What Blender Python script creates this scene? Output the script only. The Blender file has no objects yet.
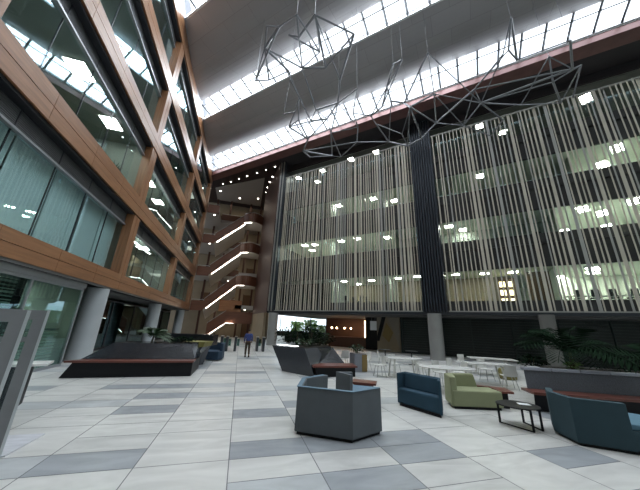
import bpy, bmesh, math, random
from mathutils import Vector, Matrix, Euler
random.seed(7)
C = bpy.context.scene
COL = C.collection
# ---------------------------------------------------------------- camera
RM = ((0.9590894, -0.28052525, 0.03811961), (0.1197717, 0.28005865, -0.95248197), (0.25651952, 0.91808101, 0.30220027))
cd = bpy.data.cameras.new('camera'); cam = bpy.data.objects.new('camera', cd); COL.objects.link(cam)
cd.sensor_width = 36; cd.sensor_fit = 'HORIZONTAL'; cd.lens = 262.17 / 640 * 36; cd.clip_end = 400
r, d, f = [Vector(v) for v in RM]
m = Matrix((r, -d, -f)).transposed().to_4x4(); m.translation = Vector((0, 0, 1.84))
cam.matrix_world = m; C.camera = cam
# ---------------------------------------------------------------- world and light
w = bpy.data.worlds.new('overcast'); C.world = w; w.use_nodes = True
wn = w.node_tree.nodes['Background']; wn.inputs[0].default_value = (0.78, 0.88, 1.0, 1); wn.inputs[1].default_value = 1.1
S2 = math.sqrt(2)
def KS(k, s, z=0.0): return Vector(((k + s) / 2, (k - s) / 2, z))
SKY = [(-11.0 + 10.3 * i, -9.2 + 10.3 * i) for i in range(4)]  # replaced below by the measured skylight edges
# each skylight: upper edge (k, z) near the camera side, lower edge (k, z) on the far side
SKY = [(17.3 - 10.2 * i, 23.35, 19.4 - 10.2 * i, 22.9) for i in (3, 2, 1, 0)] + [(26.85, 23.35, 29.65, 22.9)]
SKYL = 4.2
for i, (k0, z0, k1, z1) in enumerate(SKY):
    for (sa, sb, fac) in ((-46, 3, 1.5), (3, 38, .62)):
        a = KS(k0, (sa + sb) / 2, z0); b = KS(k1, (sa + sb) / 2, z1); wid = (b - a).length
        along = Vector((1, -1, 0)).normalized(); across = (b - a).normalized(); nrm = along.cross(across)
        if nrm.z < 0: nrm = -nrm
        ln = (sb - sa) / S2
        ld = bpy.data.lights.new('daylight', 'AREA'); ld.shape = 'RECTANGLE'; ld.size = ln; ld.size_y = wid; ld.color = (0.88, 0.94, 1.0)
        ld.energy = SKYL * fac * (1.3, 1.3, 1.05, .5)[max(0, i - len(SKY) + 4)] * math.pi * ln * wid
        lo = bpy.data.objects.new('daylight', ld); COL.objects.link(lo)
        mm = Matrix((along, nrm.cross(along), nrm)).transposed().to_4x4(); mm.translation = (a + b) / 2 + nrm * 0.18; lo.matrix_world = mm
vs = C.view_settings; vs.view_transform = 'Standard'; vs.look = 'None'; vs.gamma = 1; vs.use_curve_mapping = False; vs.exposure = 1.42
C.display_settings.display_device = 'sRGB'
C.cycles.max_bounces = 7; C.cycles.diffuse_bounces = 4; C.cycles.glossy_bounces = 3; C.cycles.transmission_bounces = 4; C.cycles.transparent_max_bounces = 10
C.cycles.caustics_reflective = False; C.cycles.caustics_refractive = False; C.cycles.sample_clamp_indirect = 4
# ---------------------------------------------------------------- materials
def mat(name, col, rough=.6, metal=0, var=0, vscale=4, bump=0, bscale=40, spec=.5, stretch=None):
    m = bpy.data.materials.new(name); m.use_nodes = True; nt = m.node_tree; b = nt.nodes['Principled BSDF']
    b.inputs['Base Color'].default_value = (*col, 1); b.inputs['Roughness'].default_value = rough; b.inputs['Metallic'].default_value = metal
    b.inputs['Specular IOR Level'].default_value = spec
    tc = nt.nodes.new('ShaderNodeTexCoord'); mp = nt.nodes.new('ShaderNodeMapping'); nt.links.new(tc.outputs['Object'], mp.inputs[0])
    if stretch: mp.inputs['Scale'].default_value = stretch
    if var:
        n = nt.nodes.new('ShaderNodeTexNoise'); n.inputs['Scale'].default_value = vscale; n.inputs['Detail'].default_value = 6
        nt.links.new(mp.outputs[0], n.inputs[0])
        rp = nt.nodes.new('ShaderNodeMapRange'); rp.inputs[1].default_value = .3; rp.inputs[2].default_value = .7
        rp.inputs[3].default_value = 1 - var; rp.inputs[4].default_value = 1 + var; nt.links.new(n.outputs[0], rp.inputs[0])
        mx = nt.nodes.new('ShaderNodeVectorMath'); mx.operation = 'SCALE'; mx.inputs[0].default_value = col
        nt.links.new(rp.outputs[0], mx.inputs['Scale']); nt.links.new(mx.outputs[0], b.inputs['Base Color'])
    if bump:
        n2 = nt.nodes.new('ShaderNodeTexNoise'); n2.inputs['Scale'].default_value = bscale
        bp = nt.nodes.new('ShaderNodeBump'); bp.inputs['Strength'].default_value = bump; bp.inputs['Distance'].default_value = .01
        nt.links.new(mp.outputs[0], n2.inputs[0]); nt.links.new(n2.outputs[0], bp.inputs['Height']); nt.links.new(bp.outputs[0], b.inputs['Normal'])
    return m
def emit(name, col, s):
    m = bpy.data.materials.new(name); m.use_nodes = True; b = m.node_tree.nodes['Principled BSDF']
    b.inputs['Base Color'].default_value = (*col, 1); b.inputs['Emission Color'].default_value = (*col, 1); b.inputs['Emission Strength'].default_value = s
    return m
def glass(name, tint, base, rough=0.0):
    m = bpy.data.materials.new(name); m.use_nodes = True; nt = m.node_tree
    for n in list(nt.nodes): nt.nodes.remove(n)
    o = nt.nodes.new('ShaderNodeOutputMaterial'); t = nt.nodes.new('ShaderNodeBsdfTransparent'); g = nt.nodes.new('ShaderNodeBsdfGlossy')
    t.inputs[0].default_value = (*tint, 1); g.inputs['Roughness'].default_value = rough; g.inputs[0].default_value = (.62, .82, .90, 1)
    fr = nt.nodes.new('ShaderNodeFresnel'); ge = nt.nodes.new('ShaderNodeNewGeometry'); mi = nt.nodes.new('ShaderNodeMath'); mi.operation = 'MULTIPLY_ADD'
    mi.inputs[1].default_value = -.83333; mi.inputs[2].default_value = 1.5; nt.links.new(ge.outputs['Backfacing'], mi.inputs[0]); nt.links.new(mi.outputs[0], fr.inputs[0])
    ma = nt.nodes.new('ShaderNodeMath'); ma.operation = 'MULTIPLY_ADD'; ma.inputs[1].default_value = 1.0; ma.inputs[2].default_value = base; ma.use_clamp = True
    mx = nt.nodes.new('ShaderNodeMixShader'); nt.links.new(fr.outputs[0], ma.inputs[0]); nt.links.new(ma.outputs[0], mx.inputs[0])
    nt.links.new(t.outputs[0], mx.inputs[1]); nt.links.new(g.outputs[0], mx.inputs[2]); nt.links.new(mx.outputs[0], o.inputs[0])
    return m
def wood(name, col, rough=.35, axis='Y', spec=.5):
    s = {'Y': (9, .5, 9), 'X': (.5, 9, 9), 'Z': (9, 9, .5)}[axis]
    return mat(name, col, rough, 0, .22, 1.6, .15, 6, spec, s)
M = {}
M['timber'] = wood('timber', (.25, .12, .058), .36)
M['timber_v'] = wood('timber_v', (.24, .115, .056), .38, 'Z')
M['redwood'] = wood('redwood', (.125, .046, .024), .42, 'X')
M['redwood_v'] = wood('redwood_v', (.055, .024, .018), .5, 'Z', .3)
M['orangewood'] = wood('orangewood', (.28, .12, .05), .35, 'X')
M['bench_wood'] = wood('bench_wood', (.14, .045, .032), .3, 'X')
M['beam'] = mat('beam', (.20, .10, .095), .35, .2, .1, 2)
M['panel_grey'] = mat('panel_grey', (.30, .30, .32), .45, .1, .06, 2)
M['white_frame'] = mat('white_frame', (.75, .76, .78), .4)
M['grey_metal'] = mat('grey_metal', (.30, .32, .34), .35, .5)
M['stand_metal'] = mat('stand_metal', (.22, .225, .235), .4, .3, .05)
M['stand_edge'] = mat('stand_edge', (.55, .58, .6), .3, .5)
M['dark_metal'] = mat('dark_metal', (.045, .05, .058), .35, .5)
M['black'] = mat('black', (.006, .006, .008), .5, spec=.25)
M['louvre'] = mat('louvre', (.10, .105, .11), .5, .3)
M['column'] = mat('column', (.42, .45, .47), .45, .1, .05, 1.5)
M['column_dark'] = mat('column_dark', (.32, .32, .31), .35, .4, .05, 1.5)
M['slat'] = mat('slat', (.55, .515, .43), .45, .1, .06, 1)
M['slat_grey'] = mat('slat_grey', (.40, .40, .375), .4, .3)
M['fin'] = mat('fin', (.05, .06, .075), .35, .4)
M['spandrel'] = mat('spandrel', (.03, .03, .032), .45, 0, .1, 1)
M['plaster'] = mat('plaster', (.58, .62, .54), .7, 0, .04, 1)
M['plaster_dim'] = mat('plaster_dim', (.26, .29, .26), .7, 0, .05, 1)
M['beige'] = mat('beige', (.24, .19, .125), .7, 0, .06, 1)
M['dark_ceiling'] = mat('dark_ceiling', (.035, .030, .034), .6)
M['brown_ceiling'] = mat('brown_ceiling', (.022, .011, .012), .5)
M['soffit'] = mat('soffit', (.10, .10, .10), .6)
M['soffit_grey'] = mat('soffit_grey', (.34, .31, .28), .6)
M['carpet'] = mat('carpet', (.05, .055, .06), .9)
M['darkwall'] = mat('darkwall', (.02, .028, .026), .25, 0, .2, 1)
M['blind'] = mat('blind', (.66, .80, .84), .6, 0, .03, 1)
M['blind_white'] = mat('blind_white', (.6, .65, .62), .5)
M['glass_left'] = glass('glass_left', (.90, .96, .95), .05)
M['glass_shop'] = glass('glass_shop', (.6, .72, .68), .02)
M['glass_dark'] = glass('glass_dark', (.35, .5, .46), .02)
M['lamp_cool'] = emit('lamp_cool', (1, .99, .88), 25)
M['lamp_left'] = emit('lamp_left', (.97, 1.0, .94), 11)
M['lamp_warm'] = emit('lamp_warm', (1, .86, .66), 9)
M['lamp_line'] = emit('lamp_line', (1, .93, .82), 5)
M['dot'] = emit('dot', (1, .93, .82), 8)
M['bulb'] = emit('bulb', (1, .6, .32), 9)
M['rod'] = mat('rod', (.22, .23, .25), .4, .4)
M['cable'] = mat('cable', (.25, .26, .28), .4, .5)
M['grey_fabric'] = mat('grey_fabric', (.095, .107, .117), .85, 0, .06, 3, .3, 220)
M['slate_fabric'] = mat('slate_fabric', (.12, .19, .25), .85, 0, .06, 3, .3, 220)
M['blue_fabric'] = mat('blue_fabric', (.014, .048, .078), .85, 0, .08, 3, .3, 220)
M['navy_fabric'] = mat('navy_fabric', (.015, .035, .065), .85, 0, .08, 3)
M['teal_fabric'] = mat('teal_fabric', (.020, .048, .062), .85, 0, .06, 3, .3, 220)
M['seat_blue'] = mat('seat_blue', (.08, .17, .23), .85, 0, .05, 3)
M['green_fabric'] = mat('green_fabric', (.25, .27, .155), .85, 0, .05, 3, .3, 220)
M['granite'] = mat('granite', (.013, .015, .019), .18, 0, .4, 60)
M['granite_grey'] = mat('granite_grey', (.05, .054, .064), .22, 0, .35, 60)
M['stone_rim'] = mat('stone_rim', (.26, .27, .31), .3, .3, .08, 30)
M['olive'] = mat('olive', (.16, .14, .035), .6)
M['soil'] = mat('soil', (.02, .015, .01), .95)
M['leaf'] = mat('leaf', (.02, .05, .016), .55, 0, .4, 5)
M['leaf_light'] = mat('leaf_light', (.12, .22, .05), .45, 0, .4, 5)
M['leaf_dark'] = mat('leaf_dark', (.008, .02, .010), 1, 0, .4, 5, spec=.05)
M['stem'] = mat('stem', (.05, .04, .02), .8)
M['pot'] = mat('pot', (.35, .5, .52), .4)
M['white_plastic'] = mat('white_plastic', (.62, .62, .59), .4)
M['white_top'] = mat('white_top', (.70, .70, .68), .25)
M['steel'] = mat('steel', (.4, .4, .4), .3, .8)
M['paper'] = mat('paper', (.75, .78, .78), .5)
M['skin'] = mat('skin', (.28, .16, .11), .6)
M['hair'] = mat('hair', (.012, .009, .008), .6)
M['jacket'] = mat('jacket', (.035, .06, .19), .8)
M['trousers'] = mat('trousers', (.05, .032, .02), .85)
M['shoe'] = mat('shoe', (.015, .012, .012), .6)
M['cloth_dark'] = mat('cloth_dark', (.015, .015, .018), .8)
M['art_tan'] = mat('art_tan', (.22, .19, .15), .6); M['art_gold'] = mat('art_gold', (.22, .15, .05), .6)
M['tile_light'] = None
def tilemat(name, col, vein):
    m = bpy.data.materials.new(name); m.use_nodes = True; nt = m.node_tree; b = nt.nodes['Principled BSDF']
    tc = nt.nodes.new('ShaderNodeTexCoord'); mp = nt.nodes.new('ShaderNodeMapping'); mp.inputs['Scale'].default_value = (.55, 1.7, 1); mp.inputs['Rotation'].default_value = (0, 0, .35)
    nt.links.new(tc.outputs['Object'], mp.inputs[0])
    n = nt.nodes.new('ShaderNodeTexNoise'); n.inputs['Scale'].default_value = 1.7; n.inputs['Detail'].default_value = 8; n.inputs['Distortion'].default_value = 1.2
    nt.links.new(mp.outputs[0], n.inputs[0])
    rp = nt.nodes.new('ShaderNodeValToRGB'); rp.color_ramp.elements[0].position = .32; rp.color_ramp.elements[1].position = .68
    rp.color_ramp.elements[0].color = (*[c * (1 - vein) for c in col], 1); rp.color_ramp.elements[1].color = (*[min(1, c * (1 + vein)) for c in col], 1)
    nt.links.new(n.outputs[0], rp.inputs[0]); nt.links.new(rp.outputs[0], b.inputs['Base Color'])
    b.inputs['Roughness'].default_value = .2; b.inputs['Specular IOR Level'].default_value = .5
    n3 = nt.nodes.new('ShaderNodeTexNoise'); n3.inputs['Scale'].default_value = 9; mr = nt.nodes.new('ShaderNodeMapRange'); mr.inputs[3].default_value = .22; mr.inputs[4].default_value = .32
    b.inputs['Roughness'].default_value = .33
    return m
M['tile_a'] = tilemat('tile_a', (.55, .55, .53), .10); M['tile_b'] = tilemat('tile_b', (.50, .50, .485), .12)
M['tile_c'] = tilemat('tile_c', (.29, .31, .33), .14); M['tile_d'] = tilemat('tile_d', (.42, .44, .45), .14)
M['joint'] = mat('joint', (.16, .165, .17), .6)
# ---------------------------------------------------------------- helpers
class MB:
    def __init__(s): s.v = []; s.f = []; s.mi = []; s.cur = 0
    def add(s, vs_, fs):
        o = len(s.v); s.v += [tuple(v) for v in vs_]; s.f += [tuple(i + o for i in f_) for f_ in fs]; s.mi += [s.cur] * len(fs); return s
    def box(s, x0, x1, y0, y1, z0, z1, M4=None):
        x0, x1 = sorted((x0, x1)); y0, y1 = sorted((y0, y1)); z0, z1 = sorted((z0, z1))
        vs_ = [Vector(p) for p in ((x0, y0, z0), (x1, y0, z0), (x1, y1, z0), (x0, y1, z0), (x0, y0, z1), (x1, y0, z1), (x1, y1, z1), (x0, y1, z1))]
        if M4: vs_ = [M4 @ v for v in vs_]
        return s.add(vs_, [(0, 3, 2, 1), (4, 5, 6, 7), (0, 1, 5, 4), (1, 2, 6, 5), (2, 3, 7, 6), (3, 0, 4, 7)])
    def hexa(s, b, t):  # bottom ring, top ring of equal count
        n = len(b); ar = sum(b[i][0] * b[(i + 1) % n][1] - b[(i + 1) % n][0] * b[i][1] for i in range(n))
        if ar < 0: b = b[::-1]; t = t[::-1]
        return s.add(list(b) + list(t), [tuple(range(n - 1, -1, -1)), tuple(range(n, 2 * n))] + [(i, (i + 1) % n, n + (i + 1) % n, n + i) for i in range(n)])
    def prism(s, poly, z0, z1):
        return s.hexa([(p[0], p[1], z0) for p in poly], [(p[0], p[1], z1) for p in poly])
    def ksbox(s, k0, k1, s0, s1, z0, z1):
        return s.prism([KS(k0, s0), KS(k1, s0), KS(k1, s1), KS(k0, s1)], z0, z1)
    def wallseg(s, p, q, th, z0, z1, z1b=None):
        p = Vector((p[0], p[1])); q = Vector((q[0], q[1])); d_ = (q - p).normalized(); n = Vector((-d_.y, d_.x)) * th / 2
        z1b = z1 if z1b is None else z1b
        b = [p - n, q - n, q + n, p + n]
        return s.hexa([(*v, z0) for v in b], [(*b[0], z1), (*b[1], z1b), (*b[2], z1b), (*b[3], z1)])
    def tube(s, a, b, r_, n=6, r2=None):
        a = Vector(a); b = Vector(b); r2 = r_ if r2 is None else r2
        d_ = b - a
        if d_.length < 1e-6: return s
        q = d_.to_track_quat('Z', 'Y'); u = q @ Vector((1, 0, 0)); v = q @ Vector((0, 1, 0))
        ring = lambda c, rr: [c + (u * math.cos(2 * math.pi * i / n) + v * math.sin(2 * math.pi * i / n)) * rr for i in range(n)]
        return s.add(ring(a, r_) + ring(b, r2), [tuple(range(n - 1, -1, -1)), tuple(range(n, 2 * n))] + [(i, (i + 1) % n, n + (i + 1) % n, n + i) for i in range(n)])
    def path(s, pts, r_, n=6):
        for a, b in zip(pts, pts[1:]): s.tube(a, b, r_, n)
        return s
    def lathe(s, prof, c=(0, 0), n=24, sx=1, sy=1):
        vs_ = []; fs = []
        for (rr, z) in prof: vs_ += [(c[0] + rr * sx * math.cos(2 * math.pi * i / n), c[1] + rr * sy * math.sin(2 * math.pi * i / n), z) for i in range(n)]
        for j in range(len(prof) - 1):
            fs += [(j * n + i, j * n + (i + 1) % n, (j + 1) * n + (i + 1) % n, (j + 1) * n + i) for i in range(n)]
        fs += [tuple(range(n - 1, -1, -1)), tuple((len(prof) - 1) * n + i for i in range(n))]
        return s.add(vs_, fs)
    def build(s, name, ms, parent=None, bevel=0, smooth=False, **kw):
        me = bpy.data.meshes.new(name); me.from_pydata(s.v, [], s.f)
        for m_ in (ms if isinstance(ms, list) else [ms]): me.materials.append(m_)
        me.polygons.foreach_set('material_index', s.mi)
        if smooth: me.polygons.foreach_set('use_smooth', [True] * len(s.f))
        me.update(); o = bpy.data.objects.new(name, me); COL.objects.link(o)
        if parent: o.parent = parent; o.matrix_parent_inverse = parent.matrix_world.inverted() if False else Matrix.Translation(-Vector(parent.location))
        if bevel:
            b = o.modifiers.new('bevel', 'BEVEL'); b.width = bevel; b.segments = 2; b.limit_method = 'ANGLE'
        if smooth:
            try: me.set_sharp_from_angle(angle=math.radians(40))
            except Exception: pass
        for k_, v_ in kw.items(): o[k_] = v_
        return o
def tag(o, label, cat, group=None):
    o['label'] = label; o['category'] = cat
    if group: o['group'] = group
    return o
def empty(name, loc, label=None, cat=None, group=None):
    o = bpy.data.objects.new(name, None); COL.objects.link(o); o.location = loc; o.empty_display_size = .2
    if label: tag(o, label, cat, group)
    return o
def copy_tree(root, loc, rz, label, group=None, name=None):
    r_ = root.copy(); COL.objects.link(r_); r_.location = loc; r_.rotation_euler = (0, 0, rz); r_['label'] = label
    if group: r_['group'] = group
    for ch in list(root.children):
        c_ = ch.copy(); COL.objects.link(c_); c_.parent = r_
        for g in list(ch.children):
            g_ = g.copy(); COL.objects.link(g_); g_.parent = c_
    return r_
def ST(o): o['kind'] = 'structure'; return o
ORD = ['leftmost', 'second', 'third', 'fourth', 'fifth', 'sixth', 'seventh', 'eighth', 'ninth', 'tenth', 'eleventh', 'twelfth', 'thirteenth', 'fourteenth']
M['glass_upper'] = glass('glass_upper', (.88, .93, .9), .01); M['glass_clear'] = glass('glass_clear', (.93, .96, .95), .01)
M['cafewall'] = mat('cafewall', (.075, .034, .02), .6); M['louvre_dark'] = mat('louvre_dark', (.014, .030, .025), .5, 0, spec=.3)
M['bulb_soft'] = emit('bulb_soft', (1, .72, .45), 1.6); M['lamp_shelf'] = emit('lamp_shelf', (1, .82, .45), 1.8)
M['screen_glow'] = emit('screen_glow', (.9, .97, 1), 1.6)
# ceiling panels: painted metal sheets with open seams
m = mat('panel_seams', (.40, .39, .41), .42, .1); nt = m.node_tree; bs = nt.nodes['Principled BSDF']
tc = nt.nodes.new('ShaderNodeTexCoord'); mp = nt.nodes.new('ShaderNodeMapping'); mp.inputs['Rotation'].default_value = (0, 0, math.radians(45))
br = nt.nodes.new('ShaderNodeTexBrick'); br.inputs['Scale'].default_value = 1; br.inputs['Mortar Size'].default_value = .010; br.inputs['Brick Width'].default_value = 2.4; br.inputs['Row Height'].default_value = 1.3
br.inputs['Color1'].default_value = (.40, .39, .41, 1); br.inputs['Color2'].default_value = (.37, .36, .38, 1); br.inputs['Mortar'].default_value = (.25, .24, .25, 1)
nt.links.new(tc.outputs['Object'], mp.inputs[0]); nt.links.new(mp.outputs[0], br.inputs[0]); nt.links.new(br.outputs[0], bs.inputs['Base Color'])
M['panel_seams'] = m
M['marble'] = mat('marble', (.55, .56, .60), .3, 0, .14, 3, stretch=(1, 5, 1)); M['jacket_dark'] = mat('jacket_dark', (.025, .04, .16), .8)
M['office_bounce_floor'] = mat('office_bounce_floor', (.30, .31, .28), .7)

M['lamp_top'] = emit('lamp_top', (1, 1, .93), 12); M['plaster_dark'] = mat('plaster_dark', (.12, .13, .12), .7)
M['leaf_sun'] = mat('leaf_sun', (.28, .46, .10), .6, 0, .5, 5)
M['lamp_mid'] = emit('lamp_mid', (1, 1, .90), 15)
M['soffit_stair'] = mat('soffit_stair', (.6, .56, .52), .6); M['column_shadow'] = mat('column_shadow', (.13, .13, .12), .5); M['granite_mid'] = mat('granite_mid', (.085, .09, .108), .25, 0, .3, 60)  # right columns: shade put into a darkened column grey
# ================================================================ FLOOR
DARK = {}
def dk(i, js, t): 
    for j in js: DARK[(i, j)] = t
# strips: X = 0.08 + 1.2 i ; rows: Y = 4.06 + 0.6 j
dk(-2, (1,), 2); dk(-2, (5, 7, 9), 2); dk(-3, (9,), 2); dk(-1, (7, 9), 3); dk(-3, (1, 6), 3); dk(-4, (6,), 3)
dk(0, (1, 4), 2); dk(0, (-1,), 3); dk(0, (7, 10), 3); dk(1, (1, 5), 2); dk(1, (-1,), 2); dk(2, (0, 1), 2); dk(4, (-1,), 2); dk(1, (3, 8), 3); dk(5, (4,), 3); dk(3, (5,), 3); dk(6, (1,), 3)
rf = random.Random(3)
fl_ = MB()
fl_.cur = 4; fl_.add([(-15, -14, -.004), (46, -14, -.004), (46, 60, -.004), (-15, 60, -.004)], [(0, 1, 2, 3)])
g = .007
for i in range(-7, 22):
    j = -20
    while j < 66:
        t = DARK.get((i, j))
        span = 1
        if t is None:
            q = rf.random()
            far = j > 10 or j < -2 or i > 5 or i < -4
            t = (2 if q < .13 else 3 if q < .22 else 1 if q < .5 else 0) if far else (1 if q < .35 else 0)
            if t < 2 and (i, j + 1) not in DARK and rf.random() < .6: span = 2
        x0 = .08 + 1.2 * i; y0 = 4.06 + .6 * j
        fl_.cur = t
        fl_.add([(x0 + g, y0 + g, 0), (x0 + 1.2 - g, y0 + g, 0), (x0 + 1.2 - g, y0 + .6 * span - g, 0), (x0 + g, y0 + .6 * span - g, 0)], [(0, 1, 2, 3)])
        j += span
ST(fl_.build('floor', [M['tile_a'], M['tile_b'], M['tile_c'], M['tile_d'], M['joint']]))
# ================================================================ LEFT WALL (face X = -6.5)
BANDS = [(3.4, 4.2), (7.72, 8.75), (12.28, 13.25), (16.85, 17.9), (21.4, 22.7)]
POSTS = [-14.6, -4.2, 6.1, 16.65, 27.0, 37.4]
XF = -6.5; XG = -6.95; YB, YE = -12, 38
for n, (z0, z1) in enumerate(BANDS):
    b = MB(); zm = (z0 + z1) / 2; y = YB
    while y < YE:
        y2 = min(YE, y + 2.6)
        b.box(XF - .06, XF, y + .008, y2 - .008, z0, zm - .012); b.box(XF - .06, XF, y + .008, y2 - .008, zm + .012, z1); y = y2
    b.box(XG - .05, XF - .05, YB, YE, z0 + .02, z1 - .01)
    ST(b.build('trim_%d' % (n + 1), M['timber']))
    # dark shadow lip and thin timber batten under each band
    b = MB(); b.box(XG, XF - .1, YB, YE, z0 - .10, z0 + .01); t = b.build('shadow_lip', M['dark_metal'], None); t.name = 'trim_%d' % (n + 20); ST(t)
pn = 0
for p in POSTS[1:]:
    for (a, b_) in zip(BANDS, BANDS[1:]):
        b = MB(); b.box(XF - .05, XF, p - .42, p - .03, a[1] + .004, b_[0] - .104); b.box(XF - .05, XF, p + .0, p + .42, a[1] + .004, b_[0] - .104)
        b.box(XG - .02, XF - .05, p - .40, p + .40, a[1] + .004, b_[0] - .104)
        o = b.build('trim_post', M['timber_v']); o.name = 'trim_%d' % (40 + pn); pn += 1; ST(o)
wn_ = 0
for lv, (a, b_) in enumerate(zip(BANDS, BANDS[1:])):
    for pi in range(len(POSTS) - 1):
        ya = max(YB, POSTS[pi] + .42); yb = POSTS[pi + 1] - .42
        if yb < -1: continue
        wn_ += 1
        root = empty('window_%d' % wn_, (XG, ya, a[1])); ST(root)
        zb = b_[0] - .11
        g_ = MB(); g_.box(XG - .01, XG + .01, ya, yb, a[1] + .05, zb - .62); g_.build('glass_pane', M['glass_left'], root)
        lr = MB()
        k = 0
        while k < 9:
            z = zb - .03 - k * .06; lr.box(XG - .03, XG + .05, ya, yb, z - .022, z + .015); k += 1
        lr.box(XG - .05, XG - .03, ya, yb, zb - .58, zb)
        lr.build('louvre_grille', M['louvre'], root)
        fr = MB(); fr.box(XG - .04, XG + .12, ya, yb, zb - .68, zb - .60); fr.box(XG - .04, XG + .06, ya, yb, a[1], a[1] + .05)
        fr.build('window_frame', M['grey_metal'], root)
        ml = MB(); y = ya + 1.9
        while y < yb - .5: ml.box(XG - .03, XG + .012, y - .012, y + .012, a[1] + .05, zb - .62); ml.box(XG + .05, XG + .07, y - .02, y + .02, zb - .6, zb); y += 2.0
        ml.build('mullion', M['dark_metal'], root)
ST(MB().box(XG - .1, XF, YB, 38.0, 22.7, 24.9).build('wall_left', M['panel_grey']))
# rooms behind the left wall
b = MB()
for (z0, z1) in BANDS: b.box(-13.5, XG - .12, YB, YE + .2, z0 - .02, z1 - .04)
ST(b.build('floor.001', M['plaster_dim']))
b = MB(); b.box(-13.7, -13.5, YB, YE + .2, 3.4, 22.7); b.box(-13.5, XG - .12, YE, YE + .2, 3.4, 22.7); b.box(-13.5, XG, YB - .2, YB, 0, 24)
for z0, z1, ys in ((4.2, 7.7, (16.6, 27.0, 31)), (8.75, 12.28, (16.6, 30)), (13.25, 16.85, (9.5, 27)), (17.9, 21.4, (12, 22))):
    for y in ys: b.box(-13.5, XG - .12, y - .06, y + .06, z0, z1)
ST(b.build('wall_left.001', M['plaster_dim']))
b = MB()
for z0, z1, y0, y1, x in ((4.2, 6.9, 17.6, 19.6, -9), (4.2, 6.9, 24, 26.4, -9), (8.75, 11.3, 12.5, 15.5, -10.5), (8.75, 11.2, 3.0, 7.5, -11)): b.box(x - .06, x, y0, y1, z0, z1)
ST(b.build('wall_left.002', M['beige']))
b = MB(); b.box(-10.4, -10.3, 8.6, 9.9, 8.75, 11.6); b.box(-10.9, -10.8, 19.5, 23.5, 4.2, 7.2); b.box(-12, -11.9, 10, 13, 13.25, 16); ST(b.build('wall_left.003', M['spandrel']))
# roller blinds behind the first window
for j, (y0, y1) in enumerate(((7.2, 8.96), (9.04, 10.92), (11.0, 12.96), (13.06, 14.6), (14.66, 16.2))):
    b = MB(); n = 10
    b.box(-7.26, -7.24, y0, y1, 4.25, 7.1); b.tube((-7.25, y0, 7.12), (-7.25, y1, 7.12), .04, 8)
    tag(b.build('roller_blind', M['blind']), 'pale teal roller blind behind the lowest timber window, %s of five' % ['leftmost', 'second', 'third', 'fourth', 'rightmost'][j], 'blind')
# ceiling light panels in the left rooms
def panel_light(x, y, z, sx, sy, label, rz=0, mt='lamp_left', group=None, frame=True):
    e = empty('ceiling_light', (x, y, z), label, 'light', group)
    M4 = Matrix.Translation((x, y, 0)) @ Matrix.Rotation(rz, 4, 'Z')
    b_ = MB(); b_.box(-sx / 2, sx / 2, -sy / 2, sy / 2, z - .03, z - .015, M4); b_.build('diffuser', M[mt], e)
    b_ = MB(); b_.box(-sx / 2 - .04, sx / 2 + .04, -sy / 2 - .04, sy / 2 + .04, z - .014, z - .001, M4); b_.build('frame', M['white_plastic'], e)
    return e
k = 0
FL = {12.26: 'second timber window row', 16.83: 'third timber window row', 7.7: 'lowest timber window row', 21.38: 'top timber window row'}
for (x, y, z) in ((-8.1, 11.4, 12.26), (-8.2, 14.75, 12.26), (-8.3, 21.5, 12.26), (-8.5, 25, 12.26), (-9, 12, 16.83), (-9, 21, 16.83), (-8.4, 31, 12.26), (-8.6, 21, 7.7), (-8.6, 24.5, 7.7), (-8.6, 32, 7.7), (-9, 31, 16.83), (-9.5, 30, 21.38)):
    panel_light(x, y, z, .75, 1.0, 'ceiling light behind the %s, %s' % (FL[z], ['nearest the camera', 'near its second pane', 'past its first post', 'before its second post', 'in its first bay', 'in its middle bay', 'in its far bay', 'behind the middle bay', 'farther into the middle bay', 'in the far bay', 'in the farthest bay', 'in the far bay'][k])); k += 1
for j, (x, y0, y1, z, nm) in enumerate(((-7.9, 18.2, 24.2, 7.2, 'lowest'), (-7.7, 18.0, 25.5, 9.6, 'second'))):
    e = empty('pendant_light', (x, y0, z), 'long thin linear pendant light behind the %s row of timber windows' % nm, 'light')
    MB().box(x - .04, x + .04, y0, y1, z - .03, z).build('light_tube', M['lamp_left'], e)
    zt = 7.7 if j == 0 else 12.26
    MB().tube((x, y0 + .3, z), (x, y0 + .3, zt), .008, 4).tube((x, y1 - .3, z), (x, y1 - .3, zt), .008, 4).build('cable', M['cable'], e)
# ---- ground floor left: shop front, soffit
ST(MB().box(-14, XG + .42, YB, 38, 3.3, 3.4).build('ceiling.001', M['soffit']))
def shop(idx, x, y0, y1, step, gl, fm, hd=3.0):
    r_ = empty('window_%d' % idx, (x, y0, 0)); ST(r_)
    MB().box(x - .01, x + .01, y0, y1, .1, hd).build('glass_pane', gl, r_)
    b_ = MB(); b_.box(x - .06, x + .06, y0, y1, 0, .1); b_.box(x - .06, x + .06, y0, y1, hd, hd + .1)
    y = y0
    while y <= y1 + .01: b_.box(x - .05, x + .05, y - .04, y + .04, .1, hd); y += step
    b_.build('window_frame', fm, r_)
shop(60, -6.75, -10.1, 13.9, 3.0, M['glass_shop'], M['grey_metal'])
shop(61, -8.6, 13.9, 37.9, 4.0, M['glass_dark'], M['dark_metal'])
ST(MB().box(-6.85, -6.65, YB, 13.95, 3.1, 3.3).build('trim_80', M['grey_metal']))
ST(MB().box(-8.7, -6.75, 13.85, 13.95, 0, 3.3).box(-14, -8.6, 37.8, 38, 0, 3.3).box(-14.1, -14, YB, 38, 0, 3.4).build('wall_left.004', M['plaster_dim']))
ST(MB().box(-12.1, -12, 14, 38, 0, 3.3).build('wall_left.005', M['darkwall']))
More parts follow.
